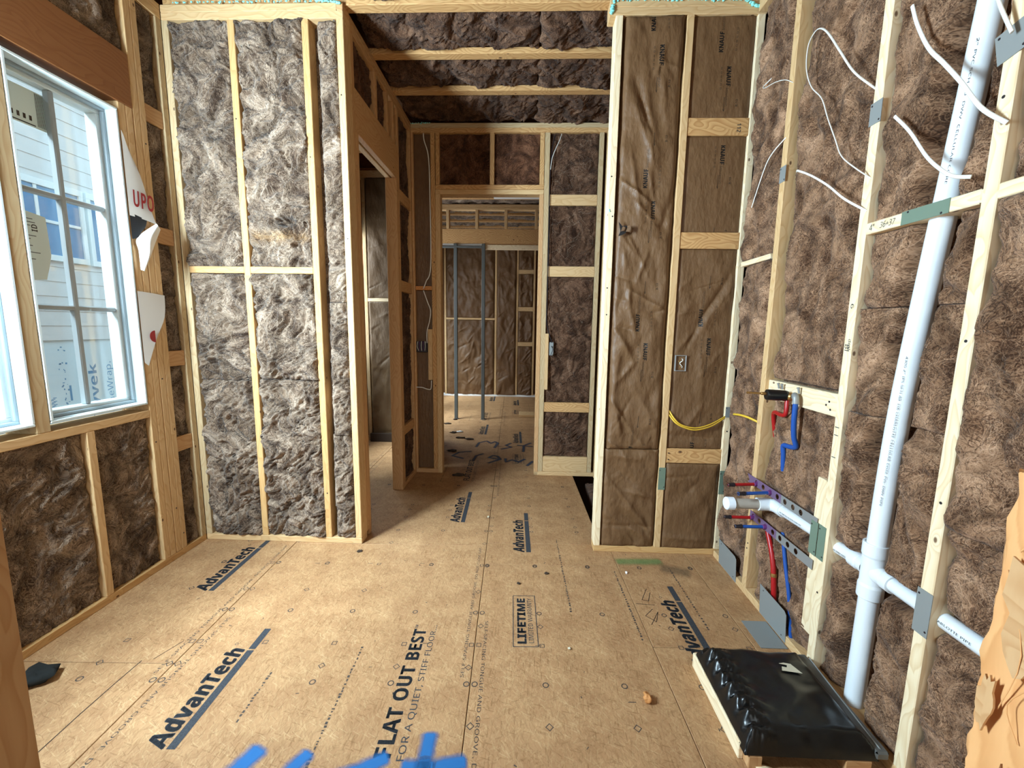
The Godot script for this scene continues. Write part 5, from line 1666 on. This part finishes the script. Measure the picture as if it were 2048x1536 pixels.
	bd(b, "box_back", b.position.x - 0.028, b.position.x + 0.028, b.position.y - 0.042, b.position.y + 0.042, b.position.z - 0.05, b.position.z + 0.006, M.box_dark, 0.0006)
	place(b, "wire", tube(smooth_path([Vector3(-0.01, 0.035, -0.01), Vector3(0.012, 0.02, 0.02), Vector3(-0.006, 0.0, 0.024), Vector3(0.012, -0.022, 0.018), Vector3(0.0, -0.036, -0.008)], 5), 0.0022, 6), M.cable)
	place(b, "wire", tube(smooth_path([Vector3(0.012, 0.036, -0.01), Vector3(-0.010, 0.012, 0.018), Vector3(0.006, -0.014, 0.02), Vector3(-0.014, -0.034, 0.0)], 5), 0.0022, 6), M.brass)
	var d := base("switch_box", "dark purple gang box full of wires left of the far doorway", "electrical box", Vector3(-0.948, 1.185, ZH + 0.006))
	bd(d, "box", -1.0, -0.897, 1.135, 1.235, ZH - 0.05, ZH + 0.008, M.box_dark, 0.004)
	for k in 5:
		place(d, "wire", tube(smooth_path([Vector3(-0.04 + 0.018 * k, 0.035, 0.0), Vector3(-0.03 + 0.016 * k, 0.05, 0.022), Vector3(-0.036 + 0.018 * k, 0.005, 0.026), Vector3(-0.03 + 0.014 * k, -0.035, 0.002)], 4), 0.0025, 6), M.purple if k % 2 else M.cable)
	var e := base("switch_box", "small grey box with dangling wires on the right stud of the far doorway", "electrical box", Vector3(0.222, 1.18, ZH + 0.006))
	bd(e, "box", 0.203, 0.242, 1.125, 1.245, ZH - 0.05, ZH + 0.010, M.plate, 0.004)
	place(e, "wire", tube(smooth_path([Vector3(0.0, 0.03, 0.01), Vector3(0.012, 0.0, 0.03), Vector3(-0.004, -0.05, 0.026), Vector3(0.016, -0.075, 0.02)], 4), 0.003, 6), M.box_dark)


# ------------------------------------------------------------------ odds and ends
func lumpy(points: int, size: Vector3, seed_: int) -> ArrayMesh:
	var s := SphereMesh.new()
	s.radius = 0.5
	s.height = 1.0
	s.radial_segments = points
	s.rings = points / 2
	var a := s.get_mesh_arrays()
	var v: PackedVector3Array = a[Mesh.ARRAY_VERTEX]
	for i in v.size():
		var p := v[i]
		var k := 1.0 + 0.75 * n_edge.get_noise_3d(p.x * 0.28 + seed_, p.y * 0.28, p.z * 0.28)
		v[i] = p * k * size
	a[Mesh.ARRAY_VERTEX] = v
	var m := ArrayMesh.new()
	m.add_surface_from_arrays(Mesh.PRIMITIVE_TRIANGLES, a)
	var st := SurfaceTool.new()
	st.create_from(m, 0)
	st.generate_normals()
	return st.commit()


func scrap(called: String, label: String, category: String, at: Vector3, size: Vector3, m: Material, seed_: int, group := "") -> void:
	var o := place(self, called, lumpy(12, size, seed_), m)
	o.position = at + Vector3(0, size.y * 0.40, 0)
	tag(o, label, category, group)


# a bent sheet given by a grid of points
func sheet(called: String, parent: Node3D, rows: Array, m: Material, smooth := 4) -> MeshInstance3D:
	var fine := []
	for r in rows:
		fine.append(smooth_path(r, smooth))
	var cols := []
	for i in fine[0].size():
		var c := []
		for r in fine:
			c.append(r[i])
		cols.append(smooth_path(c, smooth))
	var nu := cols.size()
	var nv: int = cols[0].size()
	var v := PackedVector3Array()
	var uv := PackedVector2Array()
	for j in nv:
		for i in nu:
			v.append(cols[i][j])
			uv.append(Vector2(i, j) * 0.1)
	return place(parent, called, grid_mesh(v, uv, PackedColorArray(), nu, nv), m)


func small_things() -> void:
	# black plastic pan on its timber frame
	var c := base("plastic_pan", "black ribbed plastic drain pan on a pale timber frame, on the floor at lower right", "drain pan", Vector3(0.92, 0, -1.36))
	bd(c, "rail", 0.705, 0.722, 0.0, 0.060, -1.195, -1.57, M.pale)
	bd(c, "rail", 0.722, 0.765, 0.0, 0.045, -1.165, -1.205, M.brown)
	bd(c, "rail", 1.02, 1.10, 0.0, 0.045, -1.165, -1.205, M.brown)
	bd(c, "rail", 0.73, 1.12, 0.0, 0.06, -1.53, -1.57, M.brown)
	var us := 64
	var vs := 52
	var v := PackedVector3Array()
	var uv := PackedVector2Array()
	for j in vs + 1:
		for i in us + 1:
			var p := Vector2(float(i) / us, float(j) / vs)
			var q := Vector2(lerpf(-0.212, 0.200, p.x), lerpf(0.195, -0.205, p.y))
			var s := minf(minf(p.x * 0.412, (1.0 - p.x) * 0.412), minf(p.y, 1.0 - p.y) * 0.40)
			var e := clampf(s / 0.05, 0.0, 1.0)
			var y := 0.058 + 0.058 * (1.0 - (1.0 - e) * (1.0 - e)) + 0.008 * n_big.get_noise_2d(q.x * 1.4 + 7.0, q.y * 1.4)
			# the gathered, ribbed left edge
			var left := 1.0 - smoothstep(0.06, 0.125, p.x * 0.412)
			var rib := absf(sin(p.y * PI * 7.5 + 3.0 * p.x))
			y += left * smoothstep(0.012, 0.035, p.x * 0.412) * (0.030 * rib - 0.012 + 0.008 * n_fine.get_noise_2d(q.x * 2.0, q.y * 0.8))
			if s <= 0.0001:
				y = 0.048
			v.append(Vector3(q.x, y, q.y))
			uv.append(p)
	place(c, "pan", grid_mesh(v, uv, PackedColorArray(), us + 1, vs + 1), M.black_plastic)
	bd(c, "rim", 1.108, 1.150, 0.05, 0.078, -1.165, -1.565, M.rim_grey, 0.006)
	var refl_patch := place(c, "painted_reflection", slab(PackedVector2Array([Vector2(-0.034, -0.016), Vector2(0.034, -0.018), Vector2(0.012, 0.022), Vector2(-0.012, 0.024), Vector2(-0.030, 0.018), Vector2(-0.004, 0.014), Vector2(-0.010, 0.002), Vector2(-0.026, 0.004)]), Vector3(0.085, 0.122, -0.075), Vector3(1, 0.0, 0.12).normalized(), Vector3(0.12, 0.0, -1).normalized(), 0.001), M.paper)  # pale patch drawn as a reflection on the black plastic
	# grey metal tray edge lying against the wall behind it
	var tr := base("metal_strip", "dark metal strip lying along the wall behind the black pan", "metal strip", Vector3(1.15, 0, -1.35))
	place(tr, "strip", slab(PackedVector2Array([Vector2(-0.20, 0.0), Vector2(0.18, 0.0), Vector2(0.17, 0.02), Vector2(-0.19, 0.02)]), Vector3(0, 0.066, 0), Vector3(-0.06, 0, 1).normalized(), Vector3(-0.6, 0.8, 0.0).normalized(), 0.004), M.plate)
	# half-height rough post at the right of the camera, its edge splintered
	var jam := base("rough_post", "half-height rough post with a splintered edge, close to the camera at lower right", "post", Vector3(0.60, 0, -0.415))
	var nu := 17
	var nv := 90
	var pv := PackedVector3Array()
	var pu := PackedVector2Array()
	var prof := [Vector2(0.080, -0.044), Vector2(0.02, -0.045), Vector2(-0.030, -0.045), Vector2(-0.050, -0.045), Vector2(-0.060, -0.0445), Vector2(-0.064, -0.042), Vector2(-0.067, -0.036), Vector2(-0.067, -0.020), Vector2(-0.067, 0.0), Vector2(-0.067, 0.020), Vector2(-0.066, 0.036), Vector2(-0.063, 0.042), Vector2(-0.055, 0.0445), Vector2(0.0, 0.045), Vector2(0.080, 0.045), Vector2(0.084, 0.0), Vector2(0.080, -0.044)]
	for j in nv:
		var y := 1.222 * j / (nv - 1)
		for i in nu:
			var p: Vector2 = prof[i]
			var rough := n_edge.get_noise_2d(y * 1.1, i * 0.15) * 0.0025 + n_fine.get_noise_2d(y * 0.5, i * 0.35) * 0.0032
			var edge := clampf(1.0 - (p.x + 0.067) / 0.05, 0.0, 1.0)
			p.x += edge * (rough + 0.004)
			p.y += edge * rough * 0.8
			pv.append(Vector3(p.x, y + (0.006 * n_edge.get_noise_1d(i * 3.0) if j == nv - 1 else 0.0), p.y))
			pu.append(Vector2(float(i) / 16.0 * 0.7, y / 1.6))
	place(jam, "post", grid_mesh(pv, pu, PackedColorArray(), nu, nv), M.rough_wood)
	var sr := RandomNumberGenerator.new()
	sr.seed = 14
	for k in 7:
		var sy := sr.randf_range(0.72, 1.16)
		var sl := sr.randf_range(0.04, 0.16)
		var sp := [Vector3(-0.066, sy, -0.035 + sr.randf_range(0.0, 0.05)), Vector3(-0.072, sy + sl * 0.5, -0.035 + sr.randf_range(0.0, 0.05)), Vector3(-0.065, sy + sl, -0.035 + sr.randf_range(0.0, 0.05))]
		place(jam, "splinter", tube(smooth_path(sp, 4), sr.randf_range(0.0006, 0.0018), 5, 0.6), M.rough_wood)
	for q in [[rag(0.026, 0.085, 1), Vector3(-0.0685, 1.085, -0.002), M.brown], [rag(0.010, 0.04, 2), Vector3(-0.0690, 0.955, -0.026), M.brown], [rag(0.008, 0.06, 3), Vector3(-0.0690, 0.84, 0.0), M.lvl]]:
		place(jam, "torn_patch", slab(q[0], q[1], Vector3.BACK, Vector3.UP, 0.0025), q[2])
	place(jam, "end_grain", slab(rect(-0.06, -0.042, 0.08, 0.042), Vector3(0, 1.216, 0), Vector3(1, 0, 0), Vector3(0, 0, -1), 0.004), M.pale)
	# torn house wrap along the window
	var t := base("house_wrap_strip", "torn white house wrap with red letters curling beside the window", "house wrap", Vector3(XL, 1.95, -2.14))
	sheet("upper_flap", t, [
		[Vector3(0.006, 0.36, 0.012), Vector3(0.008, 0.33, 0.0), Vector3(0.008, 0.30, -0.004)],
		[Vector3(0.006, 0.20, 0.012), Vector3(0.012, 0.19, -0.03), Vector3(0.014, 0.17, -0.062)],
		[Vector3(0.006, 0.05, 0.012), Vector3(0.014, 0.04, -0.04), Vector3(0.018, 0.03, -0.095)],
		[Vector3(0.006, -0.045, 0.012), Vector3(0.018, -0.05, -0.05), Vector3(0.026, -0.06, -0.118)]], M.wrap)
	sheet("black_band", t, [
		[Vector3(0.005, -0.03, 0.010), Vector3(0.015, -0.04, -0.03), Vector3(0.019, -0.05, -0.07)],
		[Vector3(0.005, -0.10, 0.010), Vector3(0.016, -0.10, -0.03), Vector3(0.018, -0.085, -0.06)],
		[Vector3(0.005, -0.16, 0.010), Vector3(0.016, -0.15, -0.01), Vector3(0.016, -0.12, -0.03)]], M.wrap_black)
	sheet("curled_flap", t, [
		[Vector3(0.026, -0.055, -0.118), Vector3(0.050, -0.070, -0.10), Vector3(0.040, -0.085, -0.125)],
		[Vector3(0.012, -0.15, -0.010), Vector3(0.070, -0.15, -0.02), Vector3(0.050, -0.16, -0.075)],
		[Vector3(0.012, -0.22, -0.012), Vector3(0.062, -0.23, -0.015), Vector3(0.046, -0.24, -0.04)],
		[Vector3(0.012, -0.31, -0.012), Vector3(0.026, -0.315, -0.014), Vector3(0.022, -0.32, -0.022)]], M.white)
	var ts := begin()
	ink(ts, letters("UPO", 0.105, 0.082, true), Vector3(0.018, 0.004, -0.004), Vector3(0.10, -0.06, -1).normalized(), Vector3(-0.02, 1, -0.06).normalized())
	place(t, "red_lettering", ts.commit(), M.wrap_red)
	var t2 := base("house_wrap_strip", "plain torn piece of house wrap with a red dot, low beside the window", "house wrap", Vector3(XL, 1.40, -2.14))
	sheet("flap", t2, [
		[Vector3(0.006, 0.13, 0.014), Vector3(0.012, 0.125, -0.06), Vector3(0.016, 0.118, -0.137)],
		[Vector3(0.006, 0.0, 0.014), Vector3(0.014, 0.0, -0.06), Vector3(0.020, 0.0, -0.12)],
		[Vector3(0.006, -0.10, 0.014), Vector3(0.012, -0.11, -0.03), Vector3(0.016, -0.12, -0.06)],
		[Vector3(0.006, -0.24, 0.014), Vector3(0.008, -0.25, 0.006), Vector3(0.010, -0.26, -0.004)]], M.wrap)
	var dot := PackedVector2Array()
	for k in 13:
		dot.append(Vector2.from_angle(PI / 2 + PI * k / 12.0) * 0.032)
	place(t2, "red_dot", slab(dot, Vector3(0.0185, -0.105, -0.052), Vector3(0.05, 0, -1).normalized(), Vector3.UP, 0.0006), M.wrap_red)
	# sealing foam squeezed out along the top plates
	var g := "beads of pale blue sealing foam"
	foam("pale blue sealing foam on the outer end of the left stub wall's top plate", g, Vector3(-1.02, 3.07, ZA + 0.006), Vector3(-1.16, 3.082, ZA + 0.004), 14, 0.012, 1)
	foam("thin pale blue foam line along the left stub wall's top plate", g, Vector3(-1.17, 3.082, ZA + 0.002), Vector3(-1.96, 3.084, ZA + 0.002), 40, 0.008, 2)
	foam("pale blue sealing foam hanging at the left end of the right stub wall's top plate", g, Vector3(0.412, 3.0, ZA + 0.004), Vector3(0.428, 3.075, ZA + 0.004), 16, 0.013, 3)
	foam("pale blue foam line along the top plate of the right stub wall", g, Vector3(0.43, 3.068, ZA + 0.003), Vector3(1.12, 3.062, ZA + 0.003), 44, 0.009, 4)
	foam("pale blue sealing foam in the corner above the plumbing wall", g, Vector3(1.10, 3.062, ZA + 0.004), Vector3(1.165, 3.025, ZA + 0.006), 14, 0.013, 5)
	foam("tiny fleck of blue foam on the front of the passage stud", g, Vector3(0.445, 2.03, ZA + 0.001), Vector3(0.447, 2.015, ZA + 0.001), 4, 0.005, 6)
	foam("greenish foam line along the top plate of the far doorway wall", g, Vector3(-1.03, 3.072, ZH + 0.003), Vector3(-0.85, 3.074, ZH + 0.003), 14, 0.009, 7)
	# tear in the kraft paper
	var te := base("paper_tear", "small ragged black tear with a curled lip in the tall kraft paper", "tear", Vector3(0.525, 1.915, ZA + 0.024))
	place(te, "hole", slab(PackedVector2Array([Vector2(-0.030, 0.040), Vector2(-0.010, 0.018), Vector2(0.012, 0.020), Vector2(0.034, 0.012), Vector2(0.018, -0.012), Vector2(-0.004, -0.028), Vector2(-0.028, -0.036), Vector2(-0.018, -0.008)]), Vector3.ZERO, Vector3.RIGHT, Vector3.UP, 0.002), M.wrap_black)
	sheet("lip", te, [[Vector3(-0.008, 0.016, 0.004), Vector3(0.004, 0.010, 0.012), Vector3(0.012, 0.006, 0.006)], [Vector3(-0.018, -0.012, 0.004), Vector3(-0.004, -0.010, 0.010), Vector3(0.004, -0.016, 0.004)]], M.kraft_plain)
	var lip := sheet("lip", te, [[Vector3(0.020, 0.022, 0.002), Vector3(0.036, 0.016, 0.014), Vector3(0.050, 0.004, 0.004)], [Vector3(0.010, -0.012, 0.002), Vector3(0.028, -0.016, 0.012), Vector3(0.044, -0.024, 0.004)]], M.kraft_plain)
	# scraps on the floor
	scrap("foam_chunk", "small pink chunk of foam lying alone on the near floor", "debris", Vector3(0.473, 0.0, -1.395), Vector3(0.030, 0.030, 0.036), M.orange_wood, 3)
	scrap("foam_crumb", "tiny white crumb on the floor near the kraft-faced wall", "debris", Vector3(0.587, 0.0, -2.212), Vector3(0.014, 0.013, 0.014), M.white, 5)
	scrap("foam_crumb", "tiny pale crumb on the floor beside the lifetime stamp", "debris", Vector3(0.209, 0.0, -1.632), Vector3(0.012, 0.010, 0.012), M.paper, 6)
	scrap("foam_crumb", "tiny pale crumb on the floor at the mouth of the passage", "debris", Vector3(-0.255, 0.0, -2.86), Vector3(0.018, 0.012, 0.014), M.paper, 7)
	scrap("dirt_clod", "small dark clod left of the upper lettering near the wall", "debris", Vector3(0.136, 0.0, -2.183), Vector3(0.024, 0.009, 0.018), M.gap, 8)
	scrap("dirt_clod", "small dark clod above the lifetime stamp", "debris", Vector3(-0.02, 0.0, -2.081), Vector3(0.020, 0.009, 0.018), M.gap, 9)
	scrap("dirt_clod", "dark clod on the floor in front of the left stub wall", "debris", Vector3(-0.995, 0.0, -2.35), Vector3(0.03, 0.010, 0.026), M.gap, 10)
	scrap("dark_lump", "dark green lump on the floor beside the left jamb stud", "debris", Vector3(-1.86, 0.0, -1.365), Vector3(0.13, 0.05, 0.10), M.dark_rag, 11)
	scrap("splinter", "pale wood splinter in front of the drain pan", "debris", Vector3(0.765, 0.0, -1.165), Vector3(0.05, 0.012, 0.016), M.pale, 12)
	var r := RandomNumberGenerator.new()
	r.seed = 77
	for k in [[-1.04, -6.02, "largest rag of debris at the foot of the left post"], [-0.80, -4.45, "dark rag of debris on the passage side of the doorway"], [-0.93, -5.25, "dark shaving left of the blue letters"], [-0.80, -5.0, "dark shaving beside the blue figure three"], [-0.68, -4.95, "thin dark chip beside the blue figure three"], [-0.86, -5.3, "white paper bit in the far room"], [-1.10, -5.75, "dark chip near the left doorway stud"], [-0.61, -3.70, "dark wood chip at the foot of the doorway stud"]]:
		scrap("floor_chip", k[2], "debris", Vector3(k[0], 0, k[1]), Vector3(r.randf_range(0.05, 0.12), 0.022, r.randf_range(0.03, 0.07)), M.white if "white" in k[2] else M.chip, r.randi() % 50, "chips on the far floor")
	var sb := base("wood_offcut", "short wood offcut lying on the far floor, seen through the doorway", "offcut", Vector3(0.02, 0, -6.42))
	bd(sb, "block", -0.10, 0.14, 0.0, 0.038, -6.30, -6.56, M.spruce)
	# the grey posts in the wide opening
	g = "grey metal posts in the far room"
	for k in [[-1.036, "left grey metal post standing in the far opening"], [-0.636, "right grey metal post standing in the far opening"]]:
		var p := base("metal_post", k[1], "post", Vector3(k[0], 0, -6.1), g)
		bd(p, "post", k[0] - 0.024, k[0] + 0.024, 0.004, 2.54, -6.125, -6.075, M.post, 0.004)
		bd(p, "foot", k[0] - 0.032, k[0] + 0.032, 0.0, 0.006, -6.135, -6.065, M.post, 0.001)
	var ch := base("metal_track", "level grey metal track joining the tops of the two posts", "track", Vector3(-1.2, 2.5, -6.1))
	bd(ch, "track", -1.9, -0.66, 2.484, 2.508, -6.128, -6.072, M.post, 0.002)
	bd(ch, "lip", -1.9, -0.66, 2.508, 2.545, -6.130, -6.127, M.white, 0.0008)
	var ws := base("white_strip", "bright white strip under the far room's ceiling, just inside the doorway", "strip", Vector3(-0.2, 3.07, -5.75))
	bd(ws, "strip", -0.47, 0.30, 3.060, 3.076, -5.69, -5.81, M.white, 0.003)
	var dk := base("floor_plank", "dark board lying at the foot of the wall seen through the left doorway", "board", Vector3(-1.66, 0, -4.75))
	bd(dk, "plank", -1.84, -1.30, 0.0, 0.10, -4.80, -4.76, M.gap, 0.004)


func rag(w: float, h: float, seed_: int) -> PackedVector2Array:
	var r := RandomNumberGenerator.new()
	r.seed = seed_
	var out := PackedVector2Array()
	for k in 22:
		out.append(Vector2.from_angle(TAU * k / 22.0) * Vector2(w, h) * r.randf_range(0.62, 1.05))
	return out


func foam(label: String, group: String, a: Vector3, b: Vector3, count: int, size: float, seed_: int) -> void:
	var r := RandomNumberGenerator.new()
	r.seed = seed_
	var st := begin()
	for k in count:
		var p := (b - a) * (k + r.randf()) / count + Vector3(r.randfn(0, 0.25), r.randfn(0, 0.25), absf(r.randfn(0, 0.15))) * size
		var s := size * r.randf_range(0.5, 1.25)
		st.append_from(lumpy(8, Vector3(s * r.randf_range(1.0, 1.8), s, s), k + seed_ * 9), 0, Transform3D(Basis(), p))
	var o := place(self, "sealing_foam", st.commit(), M.foam)
	o.position = a
	tag(o, label, "foam", group, "stuff")


# ------------------------------------------------------------------ outside the window
func neighbour() -> void:
	var x := -5.0
	var h := base("neighbour_house", "white sided neighbouring house seen through the twin window, with house wrap below", "house")
	h.position = Vector3(x, 0, -4.4)
	var y := 1.165
	while y < 4.5:
		var p := bd(h, "siding_plank", x - 0.02, x - 0.006, y, y + 0.172, 1.5, -9.0, M.siding, 0.002)
		p.rotation.z = 0.045
		y += 0.155
	bd(h, "wall_core", x - 0.25, x - 0.03, -0.9, 4.6, 1.5, -9.0, M.house_wrap)
	bd(h, "wrap_sheet", x - 0.03, x - 0.022, -0.9, 1.175, 1.5, -9.0, M.house_wrap, 0.001)
	bd(h, "soffit", x - 0.25, x + 0.35, 4.56, 4.61, 1.6, -9.1, M.siding)
	bd(h, "fascia", x + 0.33, x + 0.36, 4.56, 4.72, 1.6, -9.1, M.vinyl)
	for e in [[-3.78, -4.70], [-4.735, -4.90]]:
		for k in [[e[0], e[1], 2.735, 2.80], [e[0], e[1], 2.0, 2.06], [e[0], e[0] - 0.045, 2.06, 2.735], [e[1] + 0.045, e[1], 2.06, 2.735]]:
			bd(h, "window_frame", x - 0.02, x + 0.03, k[2], k[3], k[0], k[1], M.vinyl)
		bd(h, "window_pane", x - 0.01, x + 0.012, 2.06, 2.735, e[0] - 0.045, e[1] + 0.045, M.pane_blue, 0.001)
	bd(h, "window_bar", x + 0.012, x + 0.024, 2.38, 2.41, -3.83, -4.65, M.vinyl)
	bd(h, "window_bar", x + 0.012, x + 0.024, 2.06, 2.735, -4.23, -4.26, M.vinyl)
	var st := begin()
	ink(st, letters("Tyvek", 0.62, 0.125, true), Vector3(-0.0215, 0.27, -0.30), Vector3.UP, Vector3(0, 0, 1))
	ink(st, letters("HomeWrap.", 0.70, 0.092), Vector3(-0.0215, 0.20, -0.468), Vector3.UP, Vector3(0, 0, 1))
	place(h, "printed_lettering", st.commit(), M.print_blue)
	var s2 := begin()
	var r := RandomNumberGenerator.new()
	r.seed = 3
	for k in 26:
		ink_rect(s2, 0, 0, r.randf_range(0.006, 0.02), r.randf_range(0.006, 0.02), Vector3(-0.0215, r.randf_range(0.45, 1.1), 0.12 - r.randf() * 0.08), Vector3(0, 0, -1), Vector3.UP)
	for k in 12:
		ink_rect(s2, 0, 0, 0.035, 0.008, Vector3(-0.0215, 0.42 + 0.012 * k, 0.24 - 0.015 * (k % 3)), Vector3(0, 0, -1), Vector3.UP)
	ink_rect(s2, 0, 0, 0.022, 0.17, Vector3(-0.0215, 0.50, 0.04), Vector3(0, 0, -1), Vector3.UP)
	place(h, "printed_lettering", s2.commit(), M.print_blue)
	var g := base("ground", "bare brown earth between the two houses", "ground", Vector3.ZERO, "", "structure")
	bd(g, "earth", -7.0, XL - 0.15, -1.0, -0.9, 4.0, -11.0, M.dirt)
	# maker's stickers on the window panes
	var s := base("window_sticker", "pale sticker with bar codes on the top left pane of the right window", "sticker", Vector3(XL - 0.107, 2.25, -1.75))
	place(s, "paper", slab(rect(0, -0.06, 0.155, 0.09), Vector3.ZERO, Vector3(0, 0, -1), Vector3.UP, 0.0006), M.sticker)
	var si := begin()
	for k in 9:
		ink_rect(si, 0.108 + 0.004 * k, -0.05, 0.110 + 0.004 * k, 0.085, Vector3(0.0012, 0, 0), Vector3(0, 0, -1), Vector3.UP)
	for k in 4:
		ink_rect(si, 0.012 + 0.022 * k, -0.036, 0.022 + 0.022 * k, -0.016, Vector3(0.0012, 0, 0), Vector3(0, 0, -1), Vector3.UP)
	ink_rect(si, 0.01, -0.054, 0.10, -0.049, Vector3(0.0012, 0, 0), Vector3(0, 0, -1), Vector3.UP)
	place(s, "print", si.commit(), M.ink_mid)
	var q := base("window_sticker", "large torn paper sticker on the middle left pane of the right window", "sticker", Vector3(XL - 0.107, 1.70, -1.715))
	place(q, "paper", slab(PackedVector2Array([Vector2(0, 0.14), Vector2(0.125, 0.12), Vector2(0.13, -0.04), Vector2(0.115, -0.10), Vector2(0.10, -0.15), Vector2(0.0, -0.16)]), Vector3.ZERO, Vector3(0, 0, -1), Vector3.UP, 0.0006), M.sticker)
	var qi := begin()
	for k in 14:
		ink_rect(qi, 0.014, 0.10 - 0.014 * k, 0.014 + r.randf_range(0.03, 0.085), 0.103 - 0.014 * k, Vector3(0.0012, 0, 0), Vector3(0, 0, -1), Vector3.UP)
	ink(qi, letters("ID", 0.03, 0.022, true), Vector3(0.0012, 0.05, -0.088), Vector3.UP, Vector3(0, 0, 1))
	place(q, "print", qi.commit(), M.ink_mid)
